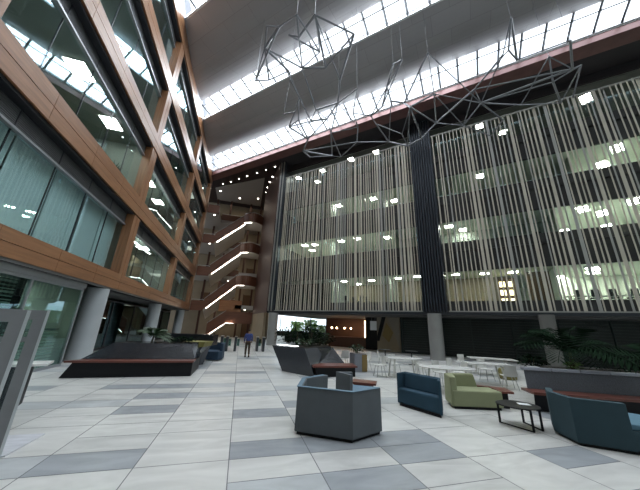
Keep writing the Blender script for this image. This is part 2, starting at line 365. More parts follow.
for j, (x, y) in enumerate(((-9, 1.5), (-9, 5.5), (-8.6, 9.5), (-9.2, 12.5))):  # unseen fittings added to brighten the shop interior
    panel_light(x, y, 3.295, .6, 1.2, 'added white ceiling light brightening the ground floor shop, %s' % ['nearest the camera', 'second along', 'behind its middle bay', 'beside the round column'][j])
ST(MB().box(-12.1, -12, YB, 13.8, 0, 3.3).build('wall_left.006', M['plaster']))  # pale back wall added to lighten the shop
# venetian blinds in the shop front
for j, (y0, y1, z0, z1, mt) in enumerate(((-3, 7.9, 2.0, 3.0, 'blind_white'), (8.1, 10.9, 1.2, 3.0, 'blind_white'), (11.1, 13.8, .15, 1.4, 'blind_white'))):
    e = empty('venetian_blind', (-7.1, y0, z0), 'white slatted venetian blind inside the ground floor shop front, %s' % ['raised over the table', 'half lowered in the middle bay', 'low by the round column'][j], 'blind')
    z = z0; q = 0
    b_ = MB()
    while z < z1: b_.box(-7.12, -7.08, y0, y1, z, z + .035 + .03 * (q % 3 == 0)); z += .11; q += 1
    o = b_.build('slats', M[mt], e); o['kind'] = 'stuff'
    MB().box(-7.13, -7.07, y0, y1, z1 - .02, z1 + .03).build('head_rail', M['grey_metal'], e)
b = MB()
for y in range(14, 37, 4):
    for z in (.5, .8, 1.1, 1.4, 1.7, 2.0, 2.3, 2.6): b.box(-8.9, -8.86, y + .1, y + 3.9, z, z + .03)
tag(b.build('louvre_shade', M['louvre']), 'dark horizontal louvre shade inside the recessed glazing between the left columns', 'shade')
e = empty('stair_handrail', (-9.6, 16, 0), 'pale sloping handrail of an inner stair behind the left glazing', 'handrail')
MB().tube((-9.6, 16.5, 2.9), (-9.6, 22.5, .9), .05).build('rail', M['white_frame'], e)
MB().tube((-9.6, 16.6, 0), (-9.6, 16.6, 2.85), .03).tube((-9.6, 22.4, 0), (-9.6, 22.4, .95), .03).build('baluster', M['grey_metal'], e)
for j, (x, y, rr, z1, lb) in enumerate(((-6.95, 15.6, .48, 3.3, 'thick pale grey round column behind the left black planter bench'), (-7.2, 26.2, .48, 3.3, 'pale grey round column beside the palm on the left'), (-7.2, 36.6, .48, 3.3, 'farthest round column under the left timber wall'))):
    tag(MB().lathe([(rr + .02, 0), (rr + .02, .06), (rr, .07), (rr, z1 - .01)], (x, y), 32).build('column', M['column'], smooth=True), lb, 'column')
# ================================================================ ROOF
SMIN, SMAX = -46, 38
def zprof(t): return 22.9 + .45 * t - .62 * math.sin(math.pi * t)
def clipS(k, s):  # keep the roof inside X >= -6.5
    return max(s, -13.0 - k)
starts = [(-21, 22.9)] + [(s_[2], s_[3]) for s_ in SKY]
for i, (k0, z0, k1, z1) in enumerate(SKY):
    ks = starts[i][0] if i else -21
    b = MB(); N_ = 16; pts = []
    for j in range(N_ + 1):
        t = j / N_; k = ks + (k0 - ks) * t; pts.append((k, zprof(t)))
    for (ka, za), (kb, zb) in zip(pts, pts[1:]):
        b.add([KS(ka, clipS(ka, -99), za), KS(kb, clipS(kb, -99), zb), KS(kb, SMAX, zb), KS(ka, SMAX, za), ], [(0, 1, 2, 3)])
        b.add([KS(ka, clipS(ka, -99), za + .5), KS(kb, clipS(kb, -99), zb + .5), KS(kb, SMAX, zb + .5), KS(ka, SMAX, za + .5)], [(3, 2, 1, 0)])
    o = b.build('ceiling.%03d' % (10 + i), M['panel_seams'] if 'panel_seams' in M else M['panel_grey'], smooth=True); ST(o)
    # skylight glazing bars
    r_ = empty('window_%d' % (70 + i), KS(k1, 0, z1)); ST(r_)
    b = MB(); s0 = clipS(k1, -99)
    b.hexa([KS(k1 - .1, s0, z1 - .02), KS(k1 + .1, s0, z1 - .02), KS(k1 + .1, SMAX, z1 - .02), KS(k1 - .1, SMAX, z1 - .02)], [KS(k1 - .1, s0, z1 + .15), KS(k1 + .1, s0, z1 + .15), KS(k1 + .1, SMAX, z1 + .15), KS(k1 - .1, SMAX, z1 + .15)])
    b.build('window_frame', M['white_frame'], r_)
    b = MB(); n = 0; s = SMAX - 1
    while s > s0 and n < 60:
        b.tube(KS(k0, s, z0 + .02), KS(k1, s, z1 + .05), .085, 4); s -= 2.05; n += 1
    b.tube(KS((k0 * .72 + k1 * .28), s0, z0 * .72 + z1 * .28), KS((k0 * .72 + k1 * .28), SMAX, z0 * .72 + z1 * .28), .05, 4)
    b.build('glazing_bar', M['dark_metal'], r_)
# red-brown beam along the facade
kb0 = 29.75
ST(MB().prism([KS(kb0, -13 - kb0), KS(31.5, -13 - 31.5), KS(31.5, SMAX), KS(kb0, SMAX)], 22.25, 22.95).build('trim_90', M['beam']))
ST(MB().prism([KS(kb0 - .06, -13 - kb0), KS(kb0, -13 - kb0), KS(kb0, SMAX), KS(kb0 - .06, SMAX)], 22.8, 22.98).build('trim_91', M['white_frame']))
# dark soffit beyond the beam, over the facade
ST(MB().prism([KS(31.5, -27.5), KS(34.6, -27.5), KS(34.6, SMAX), KS(31.5, SMAX)], 22.4, 22.6).ksbox(34.4, 34.6, -27, SMAX, 21.6, 22.4).build('ceiling.020', M['dark_ceiling']))
# roof over the stair void: brown with star-like spots, grey panel
ST(MB().prism([(-7, 37), (2.2, 29.0), (4.5, 31), (4.5, 52), (-14, 52), (-14, 38.2), (-7, 38.2)], 22.42, 22.7).build('ceiling.021', M['brown_ceiling']))
ST(MB().prism([(-6.3, 40.2), (.9, 34.6), (1.0, 44.5), (-6.3, 44.5)], 22.36, 22.415).build('ceiling.022', M['soffit_grey']))
for j, (x, y) in enumerate(((-5.09, 38.59), (-3.88, 37.54), (-2.71, 36.23), (-1.59, 34.98), (-.25, 33.68), (.9, 32.49), (2.0, 31.35), (1.95, 33.95), (1.7, 35.53), (1.55, 37.27), (1.5, 38.95))):
    tag(MB().lathe([(.085, 22.385), (.085, 22.419)], (x, y), 10).build('downlight', M['dot']), 'small spotlight in the dark roof over the stairs, %s along the L-shaped line' % (['first'] + ORD[1:])[j], 'light', 'spotlights over the stairs')
# ================================================================ SHELL (behind and beside the camera)
ST(MB().box(-14, 46, -12.3, -12, 0, 25).build('wall_back', M['plaster_dim']))
ST(MB().box(45.8, 46, -12, 0, 0, 25).build('wall_right', M['plaster_dim']))
# ================================================================ RIGHT BUILDING
KG = 34.6
FZ = [4.1, 8.6, 13.1, 17.65]
CE = [6.8, 11.3, 15.9, 21.6]
SA, SB = -27.3, 37
b = MB()
b.ksbox(33.2, 50, SA, SB, 3.25, 4.1)
for c, z in zip(CE[:3], FZ[1:]): b.ksbox(KG, 50, SA, SB, c + .02, z)
ST(b.build('floor.010', M['spandrel']))
b = MB()
for z in FZ: b.ksbox(KG + .2, 49.5, SA, SB, z + .001, z + .02)
ST(b.build('floor.011', M['office_bounce_floor']))  # pale layer added so light bounces up to the office ceilings
b = MB()
for c in CE[:3]: b.ksbox(KG + .1, 49.5, SA, SB, c, c + .018)
ST(b.build('ceiling.030', M['plaster']))
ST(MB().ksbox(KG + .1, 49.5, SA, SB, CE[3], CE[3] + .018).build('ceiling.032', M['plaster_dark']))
ST(MB().ksbox(KG + .1, 50.5, SA, SB, 22.4, 22.6).ksbox(50, 50.2, SA, SB, 3.25, 22.4).build('wall_right.001', M['plaster']))
ST(MB().ksbox(33, 50.2, SA - .15, SA, 3.25, 22.5).build('wall_right.002', M['dark_metal']))
b = MB()
for c in CE[:3] + [22.2]: b.ksbox(34.4, 34.6, SA, SB, c, c + .12)
for z in FZ: b.ksbox(34.4, KG + .05, SA, SB, z - .02, z + (.75 if z > 5 else .25))
ST(b.build('trim_100', M['spandrel']))
# fascia under the curtain
ST(MB().ksbox(32.7, 33.3, SA, SB, 3.22, 3.42).build('trim_101', M['dark_metal']))
ST(MB().ksbox(33.3, 50, SA, SB, 3.1, 3.24).build('ceiling.031', M['soffit']))
# inner walls per floor: (k, s0, s1, z0, z1, material)
IW = [(37.5, -27, -17.5, 4.1, 6.8, 'spandrel'), (41.5, -17.5, -9, 4.1, 6.8, 'beige'), (39.5, -9, 4.6, 4.1, 6.8, 'beige'), (37.2, 6.3, 8.3, 4.1, 6.8, 'brownwall'), (42, 8.3, 37, 4.1, 6.8, 'plaster'),
      (43, -27, -8, 8.6, 11.3, 'plaster'), (39, -8, 4, 8.6, 11.3, 'plaster_dim'), (37, 4.2, 9.3, 8.6, 10.9, 'plaster_dim'), (45, 9.3, 37, 8.6, 11.3, 'darkwall'),
      (41, -27, -18, 13.1, 15.9, 'darkwall'), (41, -18, -9.5, 13.1, 15.9, 'plaster'), (40, -9.5, 0, 13.1, 15.9, 'beige'), (41, 0, 12, 13.1, 15.9, 'darkwall'), (42, 12, 37, 13.1, 15.9, 'plaster'),
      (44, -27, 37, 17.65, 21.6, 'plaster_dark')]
M['brownwall'] = mat('brownwall', (.10, .05, .02), .6)
by = {}
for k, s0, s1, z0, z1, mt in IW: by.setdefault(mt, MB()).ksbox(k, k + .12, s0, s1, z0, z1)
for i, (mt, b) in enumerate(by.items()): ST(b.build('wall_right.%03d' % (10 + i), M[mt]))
b = MB()
for s, ka, kb, z0, z1 in ((-17.5, 35, 41.5, 4.1, 6.8), (-9, 35, 41.5, 4.1, 6.8), (8.3, 35, 42, 4.1, 6.8), (-18, 35, 43, 8.6, 11.3), (9.3, 35, 44, 8.6, 11.3), (-18, 35, 41, 13.1, 15.9), (-9.5, 35, 41, 13.1, 15.9), (0, 35, 41, 13.1, 15.9), (12, 36, 42, 13.1, 15.9), (-8, 36, 43, 8.6, 11.3)): b.ksbox(ka, kb, s, s + .1, z0, z1)
ST(b.build('wall_right.030', M['plaster_dim']))
# glazing of each storey
for i, (z, c) in enumerate(zip(FZ, CE)):
    r_ = empty('window_%d' % (80 + i), KS(KG, 0, z)); ST(r_)
    MB().ksbox(34.47, 34.5, SA, SB, z + .25, min(c, 20.5)).build('glass_pane', M['glass_upper'], r_)
    b = MB(); s = SA + 1
    while s < SB: b.ksbox(34.4, 34.52, s, s + .07, z + .2, min(c, 20.5)); s += 3.6
    b.build('mullion', M['dark_metal'], r_)
# ceiling lights (k, s) on each storey
LT = {0: [(36.8, -16.2), (39.8, -15.0), (37.2, -12), (36.6, -8), (36.2, -5.4), (36.2, -.9), (36.6, 2.2), (36.6, 5), (37.1, 11.9), (39.3, 12.5), (43.0, 13.4), (41.5, 10.2), (36.2, 16.5), (39.5, 18)],
      1: [(36.0, -23.2), (36.2, -21.4), (39.0, -23.5), (36.2, -16.5), (41.0, -19), (36.0, -13.7), (37.3, -9.4), (36, -1), (38, .6), (36.1, 12.1), (38.2, 14.2), (35.8, 15.9), (36.1, 18.6), (43.6, 12.3), (43.4, 16.3), (39, 20)],
      2: [(36.5, -17.2), (36.5, -11.2), (38.5, -8.4), (36.2, 3.3), (36.2, 16.2), (39.4, 16.0), (37.2, 20)],
      3: [(37.0, -26.3), (39.8, -23.5), (36.9, -20.8), (36.0, -14.8), (36.0, -10.3), (39.5, 7.3), (36.7, 4.3), (37.1, 15.5), (42.8, 21.3), (36.2, 21)]}
FN = ['lowest office floor', 'second office floor', 'third office floor', 'top office floor']
for fl__, L in LT.items():
    L = sorted(L, key=lambda q: q[1] / q[0]); 
    for j, (k, s) in enumerate(L):
        p = KS(k, s); lab = 'ceiling light on the %s, %s' % (FN[fl__], 'leftmost in view' if j == 0 else 'rightmost in view' if j == len(L) - 1 else (['', 'second', 'third', 'fourth', 'fifth', 'sixth', 'seventh', 'eighth', 'ninth', 'tenth', 'eleventh', 'twelfth', 'thirteenth', 'fourteenth', 'fifteenth'][j] + ' from the left'))
        big = s > 8
        panel_light(p.x, p.y, CE[fl__] - .002, .62 if not big else 1.2, .62 if not big else .65, lab, math.radians(45) if not big else math.radians(20), ('lamp_mid', 'lamp_cool', 'lamp_cool', 'lamp_top')[fl__])
# slatted curtain screens: k = 33 plane
def screen(s0, s1, label, seed, n, W):
    rr = random.Random(seed)
    e = empty('slat_screen', KS(33, s0, 3.42), label, 'screen')
    MB().ksbox(32.93, 33.07, s0, s1, 19.9, 20.0).build('top_rail', M['slat_grey'], e); MB().ksbox(32.93, 33.07, s0, s1, 3.43, 3.52).build('bottom_rail', M['slat_grey'], e)
    step = (s1 - s0) / n; s = s0 + step * .5
    for i in range(n):
        wd = rr.choice(W); dep = .05
        k = 33 + rr.choice([-.05, .08]); jt = rr.uniform(-.05, .05)
        if rr.random() < .08: jt += step * .35
        z0 = 3.5; z1 = 20.0 + rr.uniform(-.05, .05)
        b_ = MB(); a = s + jt
        b_.ksbox(k, k + dep, a - wd / 2, a + wd / 2, z0, z1)
        b_.build('slat', M['slat'] if rr.random() < .8 else M['slat_grey'], e)
        s += step
screen(-26.2, -4.6, 'tall screen of beige vertical slats hanging left of the dark corner', 5, 60, [.10, .11, .12, .13, .15, .24])
screen(-1.9, 33, 'tall screen of beige vertical slats hanging right of the dark corner', 6, 82, [.10, .10, .11, .13, .15, .27])
e = empty('fin_cluster', KS(33, -3, 3.42), 'dark blue-grey vertical fins standing between the two slat screens', 'fins')
for i in range(9):
    s = -4.55 + i * .3; b_ = MB(); b_.ksbox(32.6, 33.3, s, s + .12, 3.43, 21.9); b_.build('fin', M['fin'], e)
MB().ksbox(33.35, 34.3, -4.6, -1.95, 3.43, 22.3).build('core_panel', M['fin'], e)
e = empty('fin_cluster', KS(33, -27, 3.42), 'dark vertical fins at the left end of the slatted facade', 'fins')
for i in range(4):
    s = -27.25 + i * .30; b_ = MB(); b_.ksbox(32.6, 33.1, s, s + .12, 3.43, 22.3); b_.build('fin', M['fin'] if i % 2 else M['slat_grey'], e)
# wood clad flank of the stair void
b = MB(); b.wallseg((2.72, 30.35), (1.55, 38.0), .2, 3.3, 22.4); ST(b.build('wall_right.040', M['redwood_v']))
b = MB(); b.wallseg((1.55, 38.0), (1.8, 46), .2, 0, 22.4); b.wallseg((2.6, 31.2), (1.65, 38.0), .3, 0, 3.3); b.wallseg((3.85, 40.1), (1.7, 42.6), .2, 0, 4.2); ST(b.build('wall_right.041', M['beige']))
# columns on the right
for x, y, rr, lb, mt in ((3.3, 29.0, .5, 'round grey column at the left corner of the slatted facade', 'column_dark'), (13.95, 17.2, .50, 'steel-grey round column behind the white cafe tables', 'column_dark'), (18.85, 12.7, .42, 'shade-darkened round column behind the long right planter', 'column_shadow'), (25.9, 6.8, .5, 'rightmost shade-darkened round column under the slatted facade', 'column_shadow')):
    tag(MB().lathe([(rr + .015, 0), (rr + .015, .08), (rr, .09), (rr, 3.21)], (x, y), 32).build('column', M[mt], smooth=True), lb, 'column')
# ground floor back walls
ST(MB().ksbox(37.2, 37.4, -8.2, 37, 0, 3.1).build('wall_right.050', M['darkwall']))
b = MB()
for i in range(14): b.ksbox(37.1, 37.19, -8, 37, .25 + i * .2, .28 + i * .2)
for s in range(-8, 37, 4): b.ksbox(37.05, 37.2, s, s + .1, 0, 3.1)
tag(b.build('louvred_shutter', M['louvre_dark']), 'dark green louvred shutter wall behind the cafe tables', 'shutter')
# art wall
b = MB(); b.ksbox(37.0, 37.2, -11.3, -8.2, 0, 3.1); ST(b.build('wall_right.051', M['beige']))
e = empty('wall_artwork', KS(36.98, -10, 1), 'angular wall panel of black, gold and tan triangles left of the dark shutters', 'artwork')
def tri(pts, mt, off):
    v0 = [KS(36.98 - off, s, z) for s, z in pts]; v1 = [KS(36.999 , s, z) for s, z in pts]; n = len(pts)
    MB().add(v0 + v1, [tuple(range(n)), tuple(range(2 * n - 1, n - 1, -1))] + [(i, n + i, n + (i + 1) % n, (i + 1) % n) for i in range(n)]).build('facet', M[mt], e)
tri([(-11.3, 3.1), (-10.1, 3.1), (-11.3, 1.7)], 'art_tan', .03); tri([(-10.6, 3.1), (-10.05, 3.1), (-11.0, .9), (-11.3, .9), (-11.3, 1.3)], 'black', .05)
tri([(-10.0, 2.6), (-9.1, 1.7), (-9.7, .8), (-10.6, 1.4)], 'art_gold', .04); tri([(-9.9, 3.1), (-8.3, 3.1), (-8.3, .2), (-9.0, 1.7)], 'art_tan', .03)
# cafe back, window with greenery outside
ST(MB().ksbox(44, 44.2, -22.8, -11.3, 0, 3.1).build('wall_right.052', M['cafewall']))
ST(MB().ksbox(37.2, 44, -11.4, -11.2, 0, 3.1).build('wall_right.053', M['cafewall']))
r_ = empty('window_95', KS(44, -30, 0)); ST(r_)
MB().ksbox(44.08, 44.1, -36.5, -22.8, 1.3, 3.1).build('glass_pane', M['glass_clear'], r_)
b = MB(); b.ksbox(44, 44.16, -36.5, -22.8, 0, 1.3)
for s in (-36.5, -33.2, -29.5, -26.2, -22.9): b.ksbox(44, 44.14, s, s + .09, 1.3, 3.1)
b.build('window_frame', M['dark_metal'], r_)
# outside hedge beyond the cafe window
rr = random.Random(11)
for j, (s, h_) in enumerate(((-31.5, 2.6), (-28.2, 2.9), (-25.0, 2.2))):
    b = MB()
    for q in range(750):
        a = rr.uniform(0, 6.28); rad = .98 * rr.random() ** .5; z = rr.uniform(.2, h_) ; p = KS(47.6, s) + Vector((rad * math.cos(a), rad * math.sin(a), z))
        u = Vector((rr.uniform(-1, 1), rr.uniform(-1, 1), rr.uniform(-1, 1))).normalized() * .2; v = u.orthogonal().normalized() * .11
        b.add([p - u, p - v, p + u, p + v], [(0, 1, 2, 3)])
    b.tube(KS(47.6, s, 0), KS(47.6, s, 1.2), .05)
    tag(b.build('bush', M['leaf_sun']), 'sunlit green bush outside the bright cafe window, %s' % ['left one', 'middle one', 'right one'][j], 'bush')
ST(MB().ksbox(44.2, 56, -37, -22, -.05, 0).build('floor.020', M['tile_b']))
# cafe counter + pendants + posters
tag(MB().ksbox(39.5, 40.4, -20, -12.3, 0, 1.05).build('cafe_counter', M['redwood']), 'long dark brown cafe counter under the bare pendant bulbs', 'counter')
for j, s in enumerate((-20.2, -19.3, -17.9, -16.8)):
    p = KS(41, s); z = 1.95
    e = empty('pendant_lamp', (p.x, p.y, z), 'small glowing orange pendant bulb over the cafe counter, %s of four' % ['leftmost', 'second', 'third', 'rightmost'][j], 'lamp')
    MB().lathe([(.01, z - .1), (.08, z - .06), (.1, z), (.06, z + .07), (.02, z + .1)], (p.x, p.y), 12).build('bulb', M['bulb'], e, smooth=True)
    MB().tube((p.x, p.y, z + .1), (p.x, p.y, 3.09), .01, 4).build('cord', M['black'], e)
p = KS(43.5, -15.2)
tag(MB().box(p.x - .12, p.x + .12, p.y - .12, p.y + .12, .9, 2.9).build('strip_light', M['bulb_soft']), 'tall warm glowing vertical light strip on the cafe wall', 'light')
p = KS(36.5, -11.5)
e = empty('hanging_sign', (p.x, p.y, 1.8), 'white square sign hanging beside the angular artwork', 'sign')
MB().prism([KS(36.48, -12.1), KS(36.52, -12.1), KS(36.52, -11.2), KS(36.48, -11.2)], 1.85, 2.7).build('board', M['paper'], e)
MB().tube(KS(36.5, -11.9, 2.7), KS(36.5, -11.9, 3.1), .01, 4).tube(KS(36.5, -11.4, 2.7), KS(36.5, -11.4, 3.1), .01, 4).build('cord', M['cable'], e)
tag(MB().ksbox(38.3, 38.4, -13.4, -11.6, 0, 3.09).build('cafe_screen', M['black']), 'tall black partition beside the hanging white sign', 'partition')
# office furniture seen between the slats
def office_chair(x, y, z, rz, lb):
    e = empty('office_chair', (0, 0, 0), lb, 'chair')
    MB().box(-.25, .25, -.24, .24, .44, .52).build('seat', M['cloth_dark'], e, bevel=.02)
    MB().hexa([(-.22, .22, .55), (.22, .22, .55), (.22, .28, .55), (-.22, .28, .55)], [(-.2, .3, 1.05), (.2, .3, 1.05), (.2, .36, 1.05), (-.2, .36, 1.05)]).build('backrest', M['cloth_dark'], e, bevel=.02)
    b_ = MB(); b_.tube((0, 0, .1), (0, 0, .44), .03)
    for a in range(5): b_.tube((0, 0, .12), (.28 * math.cos(a * 1.257), .28 * math.sin(a * 1.257), .03), .02)
    b_.box(-.02, .02, .2, .3, .46, .6); b_.build('base', M['grey_metal'], e)
    e.location = (x, y, z); e.rotation_euler = (0, 0, rz); return e
oc = None
for j, s in enumerate((10, 11.2, 12.5, 13.8, 15.2, 16.6)):
    p = KS(36.2, s); lb = 'dark office chair at the long white desk upstairs, %s of six' % ['leftmost', 'second', 'third', 'fourth', 'fifth', 'rightmost'][j]
    if oc is None: oc = office_chair(p.x, p.y, 4.1, math.radians(135), lb); oc['group'] = 'office chairs along the desk'
    else: copy_tree(oc, (p.x, p.y, 4.1), math.radians(135 + random.uniform(-25, 25)), lb, 'office chairs along the desk')
for j, (s, k, z) in enumerate(((-15.6, 36.5, 4.1), (-14.6, 37.5, 4.1), (-13.4, 36.3, 4.1), (-12.5, 37, 4.1), (7.6, 35.6, 8.6), (8.6, 35.7, 8.6))):
    p = KS(k, s); copy_tree(oc, (p.x, p.y, z), random.uniform(0, 6), ['dark office chair in the lit room left of the dark fins, at the left wall', 'dark office chair in the lit room left of the dark fins, set back', 'dark office chair in the lit room left of the dark fins, near the glass', 'dark office chair in the lit room left of the dark fins, rightmost', 'dark chair by the pale partition on the second office floor, left', 'dark chair by the pale partition on the second office floor, right'][j], 'office chairs upstairs')
e = empty('office_desk', KS(37.5, 9.6, 4.1), 'long white desk behind the glass on the first office floor', 'desk')
MB().ksbox(37.0, 38.2, 9.4, 17.4, 4.82, 4.86).build('desk_top', M['white_top'], e)
for s in (9.6, 13.4, 17.1): MB().ksbox(37.2, 38, s, s + .08, 4.1, 4.82).build('leg', M['grey_metal'], e)
# lit display shelf
p0 = 39.2; e = empty('display_shelf', KS(39, 4, 4.1), 'shelf of warm glowing compartments on the first office floor', 'shelf')
MB().ksbox(38.9, 39.3, 3.5, 5.3, 4.1, 6.6).build('case', M['brownwall'], e)
for i in range(3):
    for q in range(2): MB().ksbox(38.86, 38.899, 3.7 + q * .8, 4.3 + q * .8, 4.4 + i * .72, 4.85 + i * .72).build('lit_compartment', M['lamp_shelf'], e)
# ================================================================ STAIRS at the end, plane Y = 38
ST(MB().box(-14, 2, 46, 46.2, 0, 22.4).build('wall_end', M['beige']))
b = MB()
LV = [4.4, 8.9, 13.4, 17.9]
for z in LV: b.box(-13.4, -4.9, 38.25, 46, z - .5, z); b.prism([(-4.9, 42.2), (-1.2, 42.2), (-1.0, 38.3), (1.5, 38.3), (1.75, 46), (-4.9, 46)], z - .5, z)
ST(b.build('floor.030', M['soffit_grey']))
FLN = ['lowest', 'second', 'third', 'top']
FL4 = [(-4.9, 3.55, -1.25, 7.0), (-4.9, 8.15, -1.15, 11.7), (-4.9, 12.75, -1.05, 16.3)]
def flight(xa, za, xb, zb, nm, y0=38.0, y1=42.0, hh=1.35, dp=1.1):
    e = empty('staircase', (xa, y0, za), 'wood-sided stair flight with glowing underside line, %s' % nm, 'stairs')
    MB().add([(xa, y0, za), (xb, y0, zb), (xb, y0, zb + hh), (xa, y0, za + hh), (xa, y0 + .1, za), (xb, y0 + .1, zb), (xb, y0 + .1, zb + hh), (xa, y0 + .1, za + hh)], [(0, 1, 2, 3), (7, 6, 5, 4), (3, 2, 6, 7), (1, 0, 4, 5), (0, 3, 7, 4), (2, 1, 5, 6)]).build('side_panel', M['redwood'], e)
    MB().add([(xa, y0 + .1, za), (xb, y0 + .1, zb), (xb, y1, zb - dp), (xa, y1, za - dp), (xa, y0 + .1, za + .25), (xb, y0 + .1, zb + .25), (xb, y1, zb + .25), (xa, y1, za + .25)], [(3, 2, 1, 0), (4, 5, 6, 7), (0, 1, 5, 4), (2, 3, 7, 6), (0, 4, 7, 3), (1, 2, 6, 5)]).build('underside', M['soffit_stair'], e)
    st = MB(); n = 14
    for i in range(n):
        x = xa + (xb - xa) * i / n; z = za + (zb - za) * i / n + .25; st.box(x, x + (xb - xa) / n, y0 + .1, y1, z, z + (zb - za) / n)
    st.build('steps', M['beige'], e)
    dz = (zb - za) / (xb - xa); x0 = xa + .35; z0 = za + .35 * dz - .1; zb = zb - .1
    MB().add([(x0, y0 + .25, z0 - .03), (xb, y0 + .25, zb - .03), (xb, y0 + .42, zb - .03), (x0, y0 + .42, z0 - .03), (x0, y0 + .25, z0 - .004), (xb, y0 + .25, zb - .004), (xb, y0 + .42, zb - .004), (x0, y0 + .42, z0 - .004)], [(3, 2, 1, 0), (4, 5, 6, 7), (0, 1, 5, 4), (2, 3, 7, 6), (0, 4, 7, 3), (1, 2, 6, 5)]).build('light_line', M['lamp_line'], e)
    zb = zb + .1
    MB().tube((xa, y0 + .05, za + hh + .12), (xb, y0 + .05, zb + hh + .12), .03).tube((xa, y0 + .05, za + hh), (xa, y0 + .05, za + hh + .12), .02).tube((xb, y0 + .05, zb + hh), (xb, y0 + .05, zb + hh + .12), .02).build('handrail', M['steel'], e)
for (a, nm) in zip(FL4, ['between the first and second galleries', 'between the second and third galleries', 'between the third and top galleries']): flight(*a, nm)
flight(-4.1, .35, -2.0, 2.0, 'lowest one, rising from the ground floor', hh=1.5, dp=.3)
flight(-2.0, 2.0 + 3.5, -1.9, 5.6, 'x') if False else None
for j, z in enumerate([3.45, 8.0, 12.6, 17.2]):
    nm = ['first', 'second', 'third', 'top'][j]
    e = empty('balcony', (-5.7, 38, z), 'short brown balcony front left of the stairs on the %s gallery' % nm, 'balcony')
    MB().box(-6.45, -4.9, 38.0, 38.12, z, z + 1.25).build('front_panel', M['redwood'], e)
    MB().tube((-6.4, 38.05, z + 1.4), (-4.95, 38.05, z + 1.4), .03).tube((-6.4, 38.05, z + 1.25), (-6.4, 38.05, z + 1.4), .02).tube((-4.95, 38.05, z + 1.25), (-4.95, 38.05, z + 1.4), .02).build('handrail', M['steel'], e)
for j, z in enumerate([2.0, 7.0, 11.7, 16.3]):
    nm = ['lowest', 'second', 'third', 'top'][j]
    e = empty('balcony', (-.8, 38, z), 'curved red-brown landing at the head of the stair flight, %s' % nm, 'balcony')
    xs = [-1.25 if j else -2.0]; pts = []; n = 10; xa = xs[0]; xb = 1.45
    for i in range(n + 1):
        t = i / n; pts.append((xa + (xb - xa) * t, 38 - 1.3 * math.sin(math.pi * min(1, t * 1.0)) * (j > 0) * .8))
    hh = 1.3 if j else 1.5
    b = MB()
    for p_, q_ in zip(pts, pts[1:]): b.wallseg(p_, q_, .1, z, z + hh)
    b.build('front_panel', M['redwood'], e)
    MB().prism(pts + [(1.45, 41), (xa, 41)], z + .02, z + .3).build('underside', M['soffit_stair'], e)
    b = MB(); 
    b.wallseg((xa + .1, 37.9), (xa + 1.1, 37.75 - .3 * (j > 0)), .16, z - .02, z + .015); b.build('light_line', M['lamp_line'], e)
    if j:
        b = MB()
        for p_, q_ in zip(pts, pts[1:]): b.tube((*p_, z + hh + .15), (*q_, z + hh + .15), .03)
        for p_ in pts[::2]: b.tube((*p_, z + hh), (*p_, z + hh + .15), .02)
        b.build('handrail', M['steel'], e)
tag(MB().box(-3.0, -.1, 38.3, 38.45, 3.5, 5.0).build('wood_panel', M['orangewood']), 'orange-brown timber panel above the lowest stair landing', 'panel')
for j, z in enumerate(LV):
    nm = ['first', 'second', 'third', 'top'][j]
    e = empty('balcony', (-3, 42.27, z), 'brown rear balustrade with steel handrail set back behind the stairs, %s gallery' % nm, 'balcony')
    MB().box(-4.9, -1.2, 42.22, 42.32, z - .5, z + 1.0).build('front_panel', M['redwood'], e); MB().tube((-4.9, 42.27, z + 1.1), (-1.2, 42.27, z + 1.1), .03).tube((-4.8, 42.27, z + 1), (-4.8, 42.27, z + 1.1), .02).tube((-1.3, 42.27, z + 1), (-1.3, 42.27, z + 1.1), .02).build('handrail', M['steel'], e)
for j, x in enumerate((-6.1, -3.9, -.6, 1.2)):
    tag(MB().box(x - .14, x + .14, 44.2, 44.5, 0, 22.35).build('timber_post', M['redwood_v']), 'tall dark timber post rising behind the stair galleries, %s of four' % ['leftmost', 'second', 'third', 'rightmost'][j], 'post')
# doors and lamps on the galleries
dn = 1
for z in [0] + LV:
    for x in ((-5.9, -2.2, .6) if z else (-4.2, .9)):
        r_ = empty('door_%d' % dn, (x, 45.95, z)); ST(r_); dn += 1
        lf = MB().box(x - .55, x + .55, 45.9, 45.99, z, z + 2.2).build('door_leaf', M['brownwall'], r_)
        hd = MB().box(x + .38, x + .42, 45.84, 45.9, z + .95, z + 1.25).build('door_handle', M['steel'], None); hd.parent = lf; hd.matrix_parent_inverse = Matrix.Translation((-x, -45.95, -z)); 
        MB().box(x - .65, x - .55, 45.88, 45.99, z, z + 2.3).box(x + .55, x + .65, 45.88, 45.99, z, z + 2.3).build('door_frame', M['redwood_v'], r_)
for j, z in enumerate([4.4, 8.9, 13.4, 17.9, 22.36]):
    for q, x in enumerate((-5.6, -2.6, .4)):
        zz = z - .5 if z < 22 else z
        yy = (39.2, 43.5, 39.3)[q] if z < 22 else (41, 42.5, 41.5)[q]
        nm = 'under the %s' % ['first gallery', 'second gallery', 'third gallery', 'top gallery', 'roof of the stair hall'][j] + [' at its left end', ' at its middle', ' at its right end'][q]
        tag(MB().lathe([(.11, zz - .03), (.11, zz - .002)], (x, yy), 10).build('downlight', M['dot']), 'small warm downlight ' + nm, 'light', 'gallery downlights')
for z in LV + [22.3]:
    ld = bpy.data.lights.new('gallery_glow', 'AREA'); ld.shape = 'RECTANGLE'; ld.size = 6; ld.size_y = 2.5; ld.energy = 24; ld.color = (1, .85, .66)
    lo = bpy.data.objects.new('gallery_glow', ld); COL.objects.link(lo); lo.location = (-2.3, 43, z - .56)
ld = bpy.data.lights.new('cafe_glow', 'AREA'); ld.shape = 'RECTANGLE'; ld.size = 5; ld.size_y = 2; ld.energy = 18; ld.color = (1, .7, .48)
